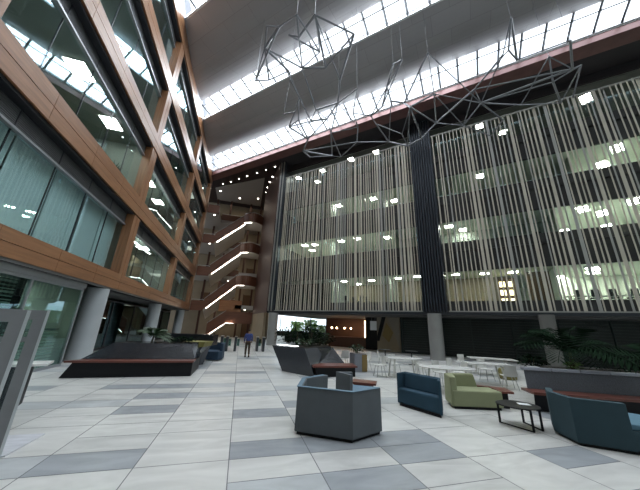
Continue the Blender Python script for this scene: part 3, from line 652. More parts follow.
lo = bpy.data.objects.new('cafe_glow', ld); COL.objects.link(lo); p = KS(41.5, -16.5, 3.05); lo.location = p; lo.rotation_euler = (0, 0, math.radians(-45))
# turnstiles
ts = None
for j, (x, y) in enumerate(((-1.15, 22.4), (-.75, 21.7), (-.15, 21.8), (1.45, 22.1), (1.9, 21.9))):
    lb = 'slim dark ticket gate before the stairs, %s' % ['leftmost of five', 'second of five', 'left of the walking person', 'right of the walking person', 'rightmost of five'][j]
    e = empty('ticket_gate', (x, y, 0), lb, 'gate', 'ticket gates')
    MB().box(x - .09, x + .09, y - .5, y + .5, 0, .98).build('body', M['dark_metal'], e, bevel=.02)
    MB().box(x - .1, x + .1, y - .52, y + .52, .985, 1.02).build('top', M['steel'], e)
    MB().box(x + .1, x + .28 if j < 4 else x + .12, y - .02, y + .02, .35, .85).build('gate_flap', M['glass_dark'], e)
# ================================================================ FURNITURE
def lerp(a, b, t): return (a[0] + (b[0] - a[0]) * t, a[1] + (b[1] - a[1]) * t)
def inset(poly, d_):  # shrink a polygon towards its centre
    cx = sum(p[0] for p in poly) / len(poly); cy = sum(p[1] for p in poly) / len(poly)
    out = []
    for p in poly:
        v = Vector((cx - p[0], cy - p[1])); v.normalize(); out.append((p[0] + v.x * d_, p[1] + v.y * d_))
    return out
def wall_chain(pts, th, z0, z1, flare=0):
    """mitred thin wall following pts, inner side to the left of travel"""
    n = len(pts); off = []
    for i in range(n):
        ns = []
        for a, b_ in ((i - 1, i), (i, i + 1)):
            if 0 <= a and b_ < n:
                d_ = Vector((pts[b_][0] - pts[a][0], pts[b_][1] - pts[a][1])).normalized(); ns.append(Vector((-d_.y, d_.x)))
        m_ = sum(ns, Vector((0, 0))).normalized(); off.append(m_ * th / max(.4, m_.dot(ns[0])))
    b = MB()
    V = []
    for i in range(n):
        p = Vector(pts[i][:2]); q = p + off[i]
        V += [(p.x, p.y, z0), (q.x, q.y, z0), (p.x + off[i].x * flare, p.y + off[i].y * flare, z1), (q.x, q.y, z1)]
    F = []
    for i in range(n - 1):
        a = 4 * i; c = 4 * (i + 1)
        F += [(a, c, c + 2, a + 2), (c + 1, a + 1, a + 3, c + 3), (a + 2, c + 2, c + 3, a + 3), (c, a, a + 1, c + 1)]
    F += [(0, 2, 3, 1), (4 * n - 4, 4 * n - 3, 4 * n - 1, 4 * n - 2)]
    return b.add(V, F)
# grey hexagonal booth in the foreground
A_, B_, C_ = (1.17, 5.42), (2.07, 4.84), (2.79, 5.14)
P_, Q_ = (1.47, 6.28), (2.12, 6.70)
e = empty('lounge_booth', (1.9, 5.6, 0), 'large slate-grey angular lounge booth standing in front, its plain back to the camera', 'sofa')
wall_chain([C_, B_, A_, P_, Q_][::-1], .11, .05, .775, .15).build('backrest', M['grey_fabric'], e, bevel=.012)
MB().prism([(1.32, 5.48), (2.1, 4.97), (2.72, 5.22), (2.55, 5.62), (1.95, 5.62), (1.78, 6.2), (1.6, 6.2)], .07, .43).build('seat', M['slate_fabric'], e, bevel=.02)
MB().prism(inset([A_, B_, C_, (2.6, 5.7), (2.0, 5.7), (2.0, 6.6), P_], .05), 0, .055).build('plinth', M['black'], e)
wall_chain([lerp(C_, B_, .06), B_, A_, P_, lerp(P_, Q_, .9)][::-1], .085, .773, .782).build('piping', M['slate_fabric'], e)
# second lounge piece behind it
e = empty('lounge_chair', (2.9, 6.8, 0), 'slate-blue low lounge seat with a tall folded side wing behind the grey booth', 'sofa')
wall_chain([(2.98, 7.05), (2.55, 7.1), (2.72, 6.57)], .10, .05, .78).build('side_wing', M['grey_fabric'], e, bevel=.012)
MB().prism([(2.86, 6.6), (3.35, 6.35), (3.75, 6.95), (3.1, 7.35), (2.75, 7.0)], .07, .42).build('seat', M['slate_fabric'], e, bevel=.02)
MB().prism([(2.8, 6.7), (3.3, 6.45), (3.65, 6.95), (3.1, 7.25)], 0, .07).build('plinth', M['black'], e)
e = empty('side_table', (3.5, 7.7, 0), 'low red-brown wooden table behind the slate-blue lounge seat', 'table')
MB().prism([(3.15, 7.55), (3.75, 7.2), (4.0, 7.6), (3.45, 8.0)], .40, .45).build('table_top', M['bench_wood'], e)
MB().prism([(3.25, 7.58), (3.72, 7.3), (3.9, 7.6), (3.45, 7.9)], .0, .40).build('base', M['bench_wood'], e)
# blue sofa
F0, F1, B1, B0 = (4.22, 6.91), (4.64, 5.73), (4.98, 6.12), (4.62, 7.12)
e = empty('sofa', (4.7, 6.5, 0), 'dark blue two-seat sofa with slim side wings between the grey booth and the green armchair', 'sofa')
wall_chain([F1, B1, B0, F0], .06, .06, .77).build('backrest', M['blue_fabric'], e, bevel=.012)
MB().prism([lerp(F0, F1, .03), lerp(F0, F1, .965), lerp(F1, B1, .93), lerp(F0, B0, .9)], .07, .41).build('seat', M['blue_fabric'], e, bevel=.03)
MB().hexa([(4.46, 6.96, .41), (4.80, 5.98, .41), (4.93, 6.12, .41), (4.59, 7.06, .41)], [(4.52, 6.99, .76), (4.86, 6.02, .76), (4.93, 6.12, .76), (4.59, 7.06, .76)]).build('back_cushion', M['blue_fabric'], e, bevel=.02)
MB().prism(inset([F0, F1, B1, B0], .05), 0, .06).build('plinth', M['black'], e)
# green armchair
e = empty('armchair', (6.1, 6.5, 0), 'pale olive-green low armchair with a chunky corner backrest', 'armchair')
b = MB(); b.hexa([(5.48, 6.39, .06), (5.66, 6.34, .06), (5.98, 6.86, .06), (5.80, 7.02, .06)], [(5.50, 6.40, .75), (5.66, 6.36, .75), (6.02, 6.88, .75), (5.84, 7.02, .75)])
b.hexa([(5.80, 7.02, .06), (5.96, 6.82, .06), (6.72, 6.62, .06), (6.80, 6.84, .06)], [(5.84, 7.02, .75), (6.02, 6.88, .75), (6.62, 6.74, .75), (6.64, 6.86, .75)])
b.build('backrest', M['green_fabric'], e, bevel=.035)
MB().prism([(5.52, 6.36), (6.76, 6.01), (6.98, 6.60), (5.9, 6.92)], .06, .43).build('seat', M['green_fabric'], e, bevel=.03)
MB().prism([(5.56, 6.40), (6.72, 6.06), (6.92, 6.58), (5.9, 6.88)], 0, .06).build('plinth', M['black'], e)
e = empty('side_table', (7.1, 6.5, 0), 'red-brown wooden table top beside the green armchair, on a dark box base', 'table')
MB().prism([(6.84, 6.12), (7.12, 5.98), (7.42, 6.5), (6.85, 7.05), (6.65, 6.92), (7.03, 6.62)], .38, .43).build('table_top', M['bench_wood'], e)
MB().prism([(6.98, 6.25), (7.1, 6.15), (7.3, 6.5), (7.08, 6.7)], .0, .38).build('base', M['black'], e)
# oval coffee table
e = empty('coffee_table', (6.03, 5.03, 0), 'low black oval coffee table with a papers on top, right of the green armchair', 'table')
e['label'] = 'low black oval coffee table with sled legs in front of the long right planter'
MB().lathe([(.40, .395), (.425, .40), (.425, .415), (.41, .42)], (6.03, 5.03), 40, 1.0, .92).build('table_top', M['black'], e)
for (p, q) in (((5.80, 5.32), (5.95, 4.70)), ((6.36, 5.22), (6.22, 4.72))):
    b = MB(); d_ = .022
    for a in (p, q): b.box(a[0] - d_, a[0] + d_, a[1] - d_ / 2, a[1] + d_ / 2, 0, .394)
    b.wallseg(p, q, .03, 0, .02); b.wallseg(p, q, .03, .37, .394); b.build('leg', M['black'], e)
tag(MB().prism([(6.05, 5.0), (6.24, 4.88), (6.32, 5.02), (6.14, 5.14)], .4205, .426).build('paper_sheet', M['paper']), 'white papers lying on the black oval coffee table', 'paper')
# teal booth on the right
e = empty('lounge_booth', (6.9, 4.2, 0), 'dark teal angular lounge booth at the right edge with pale blue seat', 'sofa')
T0, T1, T2 = (6.33, 4.57), (6.11, 4.03), (6.70, 3.52)
wall_chain([T2, T1, T0, (6.75, 4.9)][::-1], .12, .05, .77, 0).build('backrest', M['teal_fabric'], e, bevel=.012)
MB().prism([T2, (7.35, 3.12), (7.9, 3.9), (7.5, 4.7), (6.9, 4.95), (6.42, 4.55), (6.24, 4.05)], .07, .36).build('seat_base', M['teal_fabric'], e)
MB().prism([(6.74, 3.55), (7.33, 3.16), (7.86, 3.9), (7.48, 4.65), (6.9, 4.88), (6.45, 4.52), (6.28, 4.06)], .36, .45).build('seat', M['seat_blue'], e, bevel=.02)
MB().prism(inset([T2, (7.35, 3.12), (7.9, 3.9), (7.5, 4.7), (6.9, 5.0), T0, T1], .06), 0, .07).build('plinth', M['black'], e)
# ---------------------------------------------------------------- planters
def leafy(name, c, rad, h, n, mt, lb, cat, seed, z0, lsize=.16, root=None):
    rr = random.Random(seed); b = MB(); st = MB()
    for i in range(max(4, n // 40)):
        a = rr.uniform(0, 6.28); q = rad * .7 * rr.random(); st.tube((c[0] + .15 * q * math.cos(a), c[1] + .15 * q * math.sin(a), z0), (c[0] + q * math.cos(a), c[1] + q * math.sin(a), z0 + h * rr.uniform(.5, .95)), .012, 5)
    for i in range(n):
        a = rr.uniform(0, 6.28); t = rr.random(); q = rad * (rr.random() ** .5) * (.55 + .45 * math.sin(math.pi * t))
        p = Vector((c[0] + q * math.cos(a), c[1] + q * math.sin(a), z0 + h * (.12 + .88 * t)))
        dr = Vector((math.cos(a) + rr.uniform(-.6, .6), math.sin(a) + rr.uniform(-.6, .6), rr.uniform(-.2, .9))).normalized()
        sd = dr.cross(Vector((0, 0, 1))).normalized() * lsize * .28; L = lsize * rr.uniform(.6, 1.3)
        b.add([p, p + dr * L * .5 + sd, p + dr * L - Vector((0, 0, L * .25)), p + dr * L * .5 - sd], [(0, 1, 2, 3)])
    e = empty(name, (c[0], c[1], z0), lb, cat)
    b.build('foliage', mt, e); st.build('stem', M['stem'], e); return e
def palm(c, z0, h, L, n, mt, lb, seed, trunk=.05):
    rr = random.Random(seed); e = empty('potted_palm', (c[0], c[1], z0), lb, 'plant')
    MB().tube((c[0], c[1], z0), (c[0] + .03, c[1], z0 + h), trunk, 8, trunk * .7).build('trunk', M['stem'], e)
    for i in range(n):
        a = i * 2.4 + rr.uniform(-.2, .2); el = rr.uniform(.35, 1.25); b = MB(); pts = []
        for j in range(9):
            t = j / 8; r_ = L * t * math.cos(el) * (1 + .2 * t); z = z0 + h + L * (math.sin(el) * t - .75 * t * t * (1.1 - .4 * math.sin(el)))
            pts.append(Vector((c[0] + r_ * math.cos(a), c[1] + r_ * math.sin(a), z)))
        b.path(pts, .008, 4)
        for j in range(1, 9):
            for u in (0, .5):
                p = pts[j - 1].lerp(pts[j], u); dr = (pts[j] - pts[j - 1]).normalized(); sd = dr.cross(Vector((0, 0, 1))).normalized(); w_ = L * .30 * math.sin(math.pi * min(1, (j + u) / 9.3)) + .05
                for sg in (-1, 1):
                    tip = p + sd * sg * w_ + dr * w_ * .6 - Vector((0, 0, w_ * .35))
                    b.add([p - dr * .015, p + (tip - p) * .5 - dr * .03, tip, p + (tip - p) * .5 + dr * .03], [(0, 1, 2, 3)])
        b.build('frond', mt, e)
    return e
# left black planter bench
e = empty('planter_bench', (-3.4, 11.4, 0), 'long low glossy black planter with a red-brown bench ledge at left', 'planter')
MB().hexa([(-5.35, 11.2, 0), (-1.5, 11.4, 0), (-1.5, 13.4, 0), (-5.0, 13.2, 0)], [(-5.1, 11.2, .46), (-1.5, 11.4, .46), (-1.5, 13.4, .46), (-4.9, 13.2, .46)]).build('base', M['black'], e)
MB().hexa([(-5.05, 11.55, .53), (-1.5, 11.75, .53), (-1.5, 13.4, .53), (-4.9, 13.2, .53)], [(-4.35, 12.0, 1.05), (-1.75, 12.05, 1.05), (-1.65, 13.3, 1.05), (-4.2, 13.1, 1.05)]).build('body', M['granite'], e)
MB().prism([(-5.3, 11.12), (-1.46, 11.32), (-1.46, 11.9), (-4.9, 11.7)], .465, .525).build('bench_ledge', M['bench_wood'], e)
palm((-3.35, 12.8), 1.05, .25, .8, 9, M['leaf'], 'small green palm growing at the back of the left black planter', 5, .04)
leafy('leafy_plant', (-2.2, 12.8), .45, .2, 120, M['leaf_dark'], 'low dark leaves along the right end of the left black planter', 'plant', 8, 1.05)
e = empty('planter_bench', (-1.9, 14.2, 0), 'dark grey angular planter with an olive panel behind the left black planter', 'planter')
MB().hexa([(-3.2, 13.9, 0), (-1.95, 13.8, 0), (-1.45, 14.5, 0), (-3.2, 15.6, 0)], [(-3.4, 13.7, .82), (-1.5, 13.6, .82), (-1.25, 14.6, .82), (-3.4, 15.8, .82)]).build('body', M['granite_grey'], e)
MB().hexa([(-2.35, 13.62, .83), (-1.48, 13.58, .83), (-1.22, 14.6, .83), (-2.2, 14.8, .83)], [(-2.35, 13.62, 1.04), (-1.42, 13.58, 1.04), (-1.15, 14.65, 1.04), (-2.2, 14.8, 1.04)]).build('end_panel', M['olive'], e)
MB().prism([(-3.4, 14.9), (-1.2, 14.75), (-1.0, 15.3), (-3.4, 15.9)], .825, 1.32).build('back_block', M['granite'], e)
e = empty('sofa', (-1.1, 16.2, 0), 'dark blue lounge sofa beyond the olive-topped planter on the left', 'sofa')
wall_chain([(-.72, 16.0), (-.65, 16.9), (-1.6, 17.3)], .16, .05, .85).build('backrest', M['navy_fabric'], e, bevel=.02)
MB().prism([(-1.7, 15.9), (-.9, 15.7), (-.72, 16.0), (-.8, 16.8), (-1.6, 17.1)], .05, .46).build('seat', M['navy_fabric'], e, bevel=.03)
# centre planter
e = empty('planter_bench', (3.4, 11.8, 0), 'dark angular planter shaped like a boat with a wooden bench recess, in the middle', 'planter')
MB().hexa([(2.0, 12.45, 0), (3.05, 10.95, 0), (3.9, 12.3, 0), (3.2, 14.2, 0)], [(1.55, 13.1, 1.0), (2.72, 11.45, 1.0), (3.9, 12.6, 1.0), (3.2, 14.6, 1.0)]).build('left_body', M['granite_grey'], e)
MB().hexa([(3.05, 11.55, 0), (4.9, 11.5, 0), (5.0, 13.6, 0), (3.2, 14.2, 0)], [(2.85, 11.9, 1.0), (4.35, 12.6, 1.0), (4.6, 14.0, 1.0), (3.2, 14.5, 1.0)]).build('right_body', M['granite'], e)
MB().prism([(3.1, 10.98), (4.78, 10.95), (4.85, 11.6), (3.1, 11.7)], 0, .34).build('bench_base', M['black'], e)
MB().prism([(2.98, 10.9), (4.85, 10.88), (5.0, 11.75), (3.05, 11.85)], .345, .41).build('bench_ledge', M['bench_wood'], e)
MB().prism([(1.75, 13.2), (2.75, 11.65), (4.25, 12.75), (4.4, 13.9), (3.2, 14.3)], 1.001, 1.03).build('soil', M['soil'], e)
for j, (x, y, rd, h_, n, mt) in enumerate(((2.7, 13.3, .5, .62, 220, 'leaf_dark'), (3.3, 12.9, .5, .8, 260, 'leaf_dark'), (3.9, 13.2, .45, .55, 200, 'leaf'), (2.9, 12.3, .35, .3, 120, 'leaf'), (3.6, 13.7, .5, .95, 220, 'leaf_dark'), (2.1, 13.5, .4, .75, 180, 'leaf_dark'), (4.3, 13.6, .4, .6, 160, 'leaf_dark'))):
    leafy('leafy_plant', (x, y), rd, h_, n, M[mt], ['dark bushy plant at the left of the middle planter', 'tall dark plant in the centre of the middle planter', 'green plant at the right end of the middle planter', 'low green plant at the front of the middle planter', 'tallest dark plant at the back of the middle planter', 'dark plant at the far left rim of the middle planter', 'dark plant at the far right rim of the middle planter'][j], 'plant', 20 + j, 1.03)
tag(MB().hexa([(1.75, 12.95, 1.035), (2.45, 12.0, 1.035), (2.6, 12.12, 1.035), (1.9, 13.07, 1.035)], [(1.75, 12.95, 1.06), (2.45, 12.0, 1.06), (2.6, 12.12, 1.06), (1.9, 13.07, 1.06)]).build('light_strip', M['screen_glow']), 'glowing white strip on the left rim of the middle planter', 'light')
e = empty('display_card', (1.95, 13.15, 1.03), 'small white card standing on the left rim of the middle planter', 'sign')
MB().hexa([(1.75, 13.3, 1.06), (2.15, 13.2, 1.06), (2.15, 13.24, 1.06), (1.75, 13.34, 1.06)], [(1.78, 13.36, 1.42), (2.12, 13.27, 1.42), (2.12, 13.3, 1.42), (1.78, 13.4, 1.42)]).build('card', M['paper'], e)
MB().box(1.8, 2.1, 13.22, 13.42, 1.031, 1.06).build('foot', M['grey_metal'], e)
# long right planter
e = empty('planter_bench', (9.5, 5.6, 0), 'long grey stone planter with a pale seamed rim and red bench ledge along the right', 'planter')
T_, U_ = Vector((7.95, 6.26)), Vector((13.0, 3.75)); dv = (U_ - T_).normalized(); nv = Vector((-dv.y, dv.x)); 
if nv.y < 0: nv = -nv
def RP(a, b_, z): v = T_ + dv * a + nv * b_; return (v.x, v.y, z)
MB().hexa([RP(-.05, -.12, .47), RP(5.6, -.12, .47), RP(5.6, 1.3, .47), RP(.75, 1.3, .47)], [RP(0, .0, .92), RP(5.6, .0, .92), RP(5.6, 1.2, .92), RP(.7, 1.2, .92)]).build('body', M['granite_mid'], e)
for q in range(8):
    MB().hexa([RP(q * .7 + .01, -.03, .925), RP(q * .7 + .69, -.03, .925), RP(q * .7 + .69, .2, .925), RP(q * .7 + .01, .2, .925)], [RP(q * .7 + .01, .0, 1.0), RP(q * .7 + .69, .0, 1.0), RP(q * .7 + .69, .2, 1.0), RP(q * .7 + .01, .2, 1.0)]).build('rim_stone', M['stone_rim'], e, bevel=.01)
MB().hexa([RP(-.1, -.45, 0), RP(5.6, -.45, 0), RP(5.6, 1.2, 0), RP(.75, 1.2, 0)], [RP(-.1, -.5, .40), RP(5.6, -.5, .40), RP(5.6, 1.3, .40), RP(.78, 1.3, .40)]).build('base', M['black'], e)
MB().hexa([RP(-.15, -.62, .405), RP(5.6, -.62, .405), RP(5.6, .0, .405), RP(-.15, .0, .405)], [RP(-.15, -.62, .465), RP(5.6, -.62, .465), RP(5.6, .0, .465), RP(-.15, .0, .465)]).build('bench_ledge', M['bench_wood'], e)
MB().hexa([RP(.1, .21, .925), RP(5.58, .21, .925), RP(5.58, 1.18, .925), RP(.72, 1.18, .925)], [RP(.1, .21, .96), RP(5.58, .21, .96), RP(5.58, 1.18, .96), RP(.72, 1.18, .96)]).build('soil', M['soil'], e)
palm(RP(1.7, .75, 0), .96, .5, 1.7, 16, M['leaf_dark'], 'large dark palm with drooping fronds in the long right planter', 31)
palm(RP(4.0, .7, 0), .96, .3, 1.4, 13, M['leaf_dark'], 'smaller dark palm at the right part of the long right planter', 33)
leafy('leafy_plant', RP(.55, .6, 0), .35, .3, 120, M['leaf_dark'], 'low dark plant at the left end of the long right planter', 'plant', 35, .96)
leafy('leafy_plant', RP(1.5, .4, 0), .16, .22, 60, M['leaf_light'], 'small yellow-green plant at the rim of the long right planter', 'plant', 36, .96, .12)
tag(MB().hexa([RP(.2, .05, 1.003), RP(.45, .05, 1.003), RP(.45, .2, 1.003), RP(.2, .2, 1.003)], [RP(.2, .05, 1.02), RP(.45, .05, 1.02), RP(.45, .2, 1.02), RP(.2, .2, 1.02)]).build('paper_sheet', M['paper']), 'small white paper lying on the left end of the right planter rim', 'paper')
tag(MB().lathe([(.28, 0), (.34, .03), (.36, .3), (.3, .42), (.1, .5)], (11.7, 10.0), 14).build('pouf', M['olive'], smooth=True), 'dim olive round pouf beyond the white tables, left of the right planter', 'seat')
# ---------------------------------------------------------------- tables and chairs
def table(cx, cy, a, b_, rz, legs, lb, mt='white_top', oval=True):
    e = empty('cafe_table', (cx, cy, 0), lb, 'table', 'white cafe tables')
    R_ = Matrix.Translation((cx, cy, 0)) @ Matrix.Rotation(rz, 4, 'Z'); m_ = MB()
    if oval: m_.lathe([(1 - .01, .72), (1, .73), (1, .75), (.99, .755)], (0, 0), 40, a, b_)
    else: m_.box(-a, a, -b_, b_, .72, .755)
    m_.v = [tuple(R_ @ Vector(v)) for v in m_.v]; m_.build('table_top', M[mt], e)
    for (x, y) in legs:
        p = R_ @ Vector((x * a, y * b_, 0)); q = R_ @ Vector((x * a * .82, y * b_ * .82, .719)); MB().tube(p, q, .028, 8, .034).build('leg', M['white_plastic'], e)
    return e
L4 = ((-.7, -.6), (.7, -.6), (.7, .6), (-.7, .6))
table(6.85, 8.05, .92, .52, math.radians(-18), ((-.05, -.1), (-.75, .1), (.75, -.1)), 'long white oval table behind the blue sofa and green armchair')
table(6.95, 10.75, .85, .45, math.radians(-8), L4, 'white oval table left of the steel-grey column')
table(9.55, 9.15, .95, .42, math.radians(-22), L4, 'white rectangular table right of the steel-grey column, nearer one', oval=False)
table(12.0, 11.0, 1.0, .45, math.radians(-35), L4, 'white rectangular table farthest right, against the dark shutters', oval=False)
def chair_proto():
    e = empty('cafe_chair', (0, 0, 0), 'x', 'chair')
    V = []; F = []; prof = [(-.22, .45), (-.20, .445), (0, .43), (.17, .445), (.21, .50), (.235, .62), (.255, .82)]; n = 7
    for th_ in (0, .018):
        for (y, z) in prof:
            for i in range(n):
                u = i / (n - 1) * 2 - 1; c_ = .04 * u * u; wd = .22 if z < .6 else .20
                V.append((u * wd, y - (c_ if z > .5 else 0) - th_ * (z > .5), z + (c_ * .6 if z <= .5 else 0) - th_ * (z <= .5)))
    m_ = len(prof)
    for j in range(m_ - 1):
        for i in range(n - 1):
            a = j * n + i; F.append((a, a + 1, a + n + 1, a + n)); o = m_ * n; F.append((o + a, o + a + n, o + a + n + 1, o + a + 1))
    o = m_ * n
    for i in range(n - 1): F.append((i, o + i, o + i + 1, i + 1)); q = (m_ - 1) * n + i; F.append((q, q + 1, o + q + 1, o + q))
    for j in range(m_ - 1): a = j * n; F.append((a, a + n, o + a + n, o + a)); a += n - 1; F.append((a, o + a, o + a + n, a + n))
    MB().add(V, F).build('seat_shell', M['white_plastic'], e, smooth=True)
    for sx in (-1, 1):
        for sy in (-1, 1): MB().tube((sx * .2, sy * .2, 0), (sx * .13, sy * .13, .425), .011, 6).build('leg', M['steel'], e)
    return e
CH = [(5.9, 10.95, -95, 'white shell chair at the left end of the oval table by the column'), (6.9, 11.40, 10, 'white shell chair behind the oval table left of the column'), (8.0, 11.1, 75, 'white shell chair at the right end of the oval table left of the column'),
      (5.85, 8.65, -120, 'white shell chair at the left end of the long oval table behind the blue sofa'), (7.36, 9.0, 15, 'white shell chair behind the long oval table, in front of the column'), (9.0, 10.15, 20, 'white shell chair behind the nearer rectangular table, left one'),
      (8.25, 9.0, -100, 'white shell chair at the left end of the nearer rectangular table'), (10.28, 9.75, 0, 'white shell chair behind the nearer rectangular table, right one'), (9.65, 8.2, 150, 'white shell chair in front of the nearer rectangular table, seen from behind'),
      (6.2, 12.9, -90, 'dim white shell chair near the cafe, left one'), (7.65, 13.9, 60, 'white shell chair standing alone before the angular artwork'), (11.2, 11.9, 0, 'white shell chair behind the farthest rectangular table'),
      (5.3, 13.6, 180, 'white shell chair beside the right end of the middle planter')]
CP = chair_proto()
for j, (x, y, a, lb) in enumerate(CH):
    if j == 0: CP.location = (x, y, 0); CP.rotation_euler = (0, 0, math.radians(a)); CP['label'] = lb; CP['group'] = 'white shell chairs'
    else: copy_tree(CP, (x, y, 0), math.radians(a), lb, 'white shell chairs')
for j, (x, y) in enumerate(((8.7, 15.4), (10.0, 14.6), (7.2, 16.2))):
    e = empty('cafe_table', (x, y, 0), 'small dark cafe table near the angular artwork, %s' % ['middle one', 'right one', 'left one'][j], 'table')
    MB().lathe([(.36, .72), (.36, .75)], (x, y), 24).build('table_top', M['spandrel'], e); MB().lathe([(.22, 0), (.2, .02), (.03, .04), (.03, .72)], (x, y), 16).build('pedestal', M['dark_metal'], e)
e = empty('planter_box', (5.6, 12.6, 0), 'small box planter with a yellowish wooden side, right of the middle planter', 'planter')
MB().box(5.25, 5.85, 12.1, 12.7, 0, .78).build('box', M['stone_rim'], e); MB().box(5.62, 5.87, 12.07, 12.099, .02, .74).build('side_panel', M['art_gold'], e)
leafy('leafy_plant', (5.5, 12.4), .35, .35, 120, M['leaf'], 'thin leaves growing from the box planter beside the middle planter', 'plant', 51, .78)
# ---------------------------------------------------------------- stand at the left edge
def frame_stand(x0, y0, x1, y1, h_, tw, lb, lean):
    e = empty('display_stand', (x0, y0, 0), lb, 'stand')
    d_ = Vector((x1 - x0, y1 - y0, 0)); L = d_.length; d_.normalize(); nn = Vector((-d_.y, d_.x, 0))
    def P(a, z, o=0): return Vector((x0, y0, 0)) + d_ * a + nn * o + Vector((0, 0, z))
    def bar(a0, a1, z0, z1, th, mt, nm):
        MB().hexa([P(a0, z0, -th), P(a1, z0, -th), P(a1, z0, th), P(a0, z0, th)], [P(a0, z1, -th), P(a1, z1, -th), P(a1, z1, th), P(a0, z1, th)]).build(nm, M[mt], e)
    bar(0, tw, .06, h_, .05, 'stand_metal', 'post'); bar(L - tw, L, .06, h_, .05, 'stand_metal', 'post')
    bar(tw, L - tw, h_ - .13, h_, .05, 'stand_metal', 'header'); bar(tw, L - tw, h_ - .42, h_ - .36, .04, 'stand_metal', 'crossbar')
    bar(-.03, 0, .06, h_ + .01, .06, 'stand_edge', 'edge_strip')
    bar(tw, L - tw, .3, h_ - .13, .006, 'glass_clear', 'glass_infill')
    bar(-.02, .16, 0, .06, .12, 'grey_metal', 'foot'); bar(L - .16, L, 0, .06, .12, 'grey_metal', 'foot')
    return e
frame_stand(-2.72, 4.90, -3.75, 4.32, 1.93, .115, 'tall grey metal framed glass screen at the left edge, the one reaching farther in', 0)
frame_stand(-2.55, 4.24, -3.55, 3.68, 1.90, .12, 'tall grey metal framed glass screen at the left edge, partly outside the picture', 0)
e = empty('standing_desk', (-3.6, 6.5, 0), 'white topped narrow table with black panel legs behind the grey framed screens', 'table')
MB().prism([(-4.6, 5.9), (-3.25, 6.35), (-3.4, 6.8), (-4.75, 6.4)], 1.0, 1.04).build('table_top', M['white_top'], e)
MB().prism([(-4.5, 6.0), (-3.5, 6.36), (-3.6, 6.65), (-4.6, 6.3)], .35, .995).build('side_panel', M['black'], e)
MB().prism([(-4.4, 6.1), (-3.7, 6.38), (-3.74, 6.5), (-4.45, 6.25)], 0, .35).build('base', M['black'], e)
e = empty('floor_mat', (-3.0, 5.9, 0), 'thin whitish marbled mat on the floor behind the foot of the framed screens', 'mat')
MB().prism([(-4.0, 5.3), (-2.86, 5.3), (-2.86, 6.1), (-4.0, 6.1)], 0, .02).build('mat_surface', M['marble'], e)
# pot plants behind the left windows
for j, (x, y, z) in enumerate(((-7.7, 15.2, 8.8),)):
    e = empty('potted_plant', (x, y, z), 'spiky green plant in a pale pot behind the second timber window row', 'plant')
    MB().lathe([(.24, z - .05), (.32, z + .55), (.28, z + .58)], (x, y), 16).build('pot', M['pot'], e, smooth=True)
    b = MB(); rr = random.Random(j)
    for i in range(40):
        a = rr.uniform(0, 6.28); el = rr.uniform(.3, 1.4); L = rr.uniform(.5, 1.0); d_ = Vector((math.cos(a) * math.cos(el), math.sin(a) * math.cos(el), math.sin(el))); s_ = d_.cross(Vector((0, 0, 1))).normalized() * .05
        p = Vector((x, y, z + .55)); b.add([p, p + d_ * L * .5 + s_, p + d_ * L - Vector((0, 0, .12)), p + d_ * L * .5 - s_], [(0, 1, 2, 3)])
    b.build('leaves', M['leaf'], e)
# ================================================================ SUSPENDED WIRE SCULPTURE
SN={'n0':[0.89,9.24,16.88],'n1':[0.09,9.93,16.67],'n2':[-0.53,11.61,17.13],'n3':[-0.91,13.62,16.75],'n4':[-0.51,10.04,16.61],'n5':[1.02,12.61,17.14],'n6':[1.88,12.8,17.97],'n7':[2.67,11.31,17.78],'n8':[1.86,9.47,17.72],'n9':[0.67,10.29,16.86],'n10':[4.11,9.49,17.36],'n11':[3.13,11.54,16.94],'n12':[4.2,11.9,16.78],'n13':[-0.09,13.21,16.67],'n14':[1.2,10.22,16.84],'m0':[1.21,15.7,16.68],'m1':[1.16,12.6,16.53],'m2':[1.96,13.7,16.49],'m3':[1.95,15.03,16.48],'m4':[2.19,14.66,15.51],'m5':[1.7,15.74,15.7],'m6':[3.27,14.11,16.2],'m7':[3.23,15.38,16.37],'m9':[4.62,13.41,16.57],'m11':[4.36,15.06,16.61],'m12':[3.19,17.6,15.34],'m13':[4.15,19.28,16.17],'m14':[5.98,18.64,16.27],'m15':[6.65,18.17,16.01],'m16':[3.27,16.27,15.48],'m17':[4.88,15.63,15.96],'m18':[4.95,10.99,15.34],'m19':[5.99,14.01,16.7],'m20':[6.84,15.04,16.58],'m21':[7.2,16.05,16.08],'p1':[7.57,12.69,16.48],'p2':[8.42,12.86,17.45],'p3':[9.06,12.28,16.92],'p4':[8.43,15.13,17.41],'p5':[10.44,16.6,17.36],'p6':[10.56,14.86,16.81],'p7':[11.68,15.79,16.66],'p8':[7.46,14.1,16.96],'p9':[6.75,9.89,16.69],'p10':[6.9,9.25,16.26],'p11':[8.13,8.62,16.49],'p12':[10.78,11.31,17.3],'p13':[9.11,11.75,16.07],'p14':[11.71,14.01,16.07],'p15':[12.43,13.2,17.0],'p16':[14.02,12.29,16.45],'p17':[12.66,9.9,16.86],'p18':[13.84,10.53,16.75],'p19':[16.32,11.06,16.55],'p20':[18.14,13.48,17.6],'p21':[11.87,7.33,16.31],'p22':[10.93,6.05,16.66],'p23':[11.96,7.09,16.32],'p24':[13.5,7.71,17.01],'p25':[14.55,5.83,16.44],'p26':[16.56,6.92,16.57],'p27':[15.17,7.1,17.2],'p28':[16.35,7.82,16.51],'p29':[17.1,6.76,16.89],'p30':[19.63,9.3,17.45],'p31':[15.82,9.44,16.16],'p32':[18.21,8.01,16.1]}
SE1='n0-n1 n1-n2 n1-n4 n4-n2 n2-n3 n0-n6 n0-n14 n2-n6 n2-n5 n2-n13 n3-n13 n13-n5 n3-n1 n6-n7 n9-n7 n0-n7 n8-n14 n8-n7 n8-n11 n8-n10 n10-n11 n10-n12 n8-n12 n6-n11 n9-n14 n14-n6'
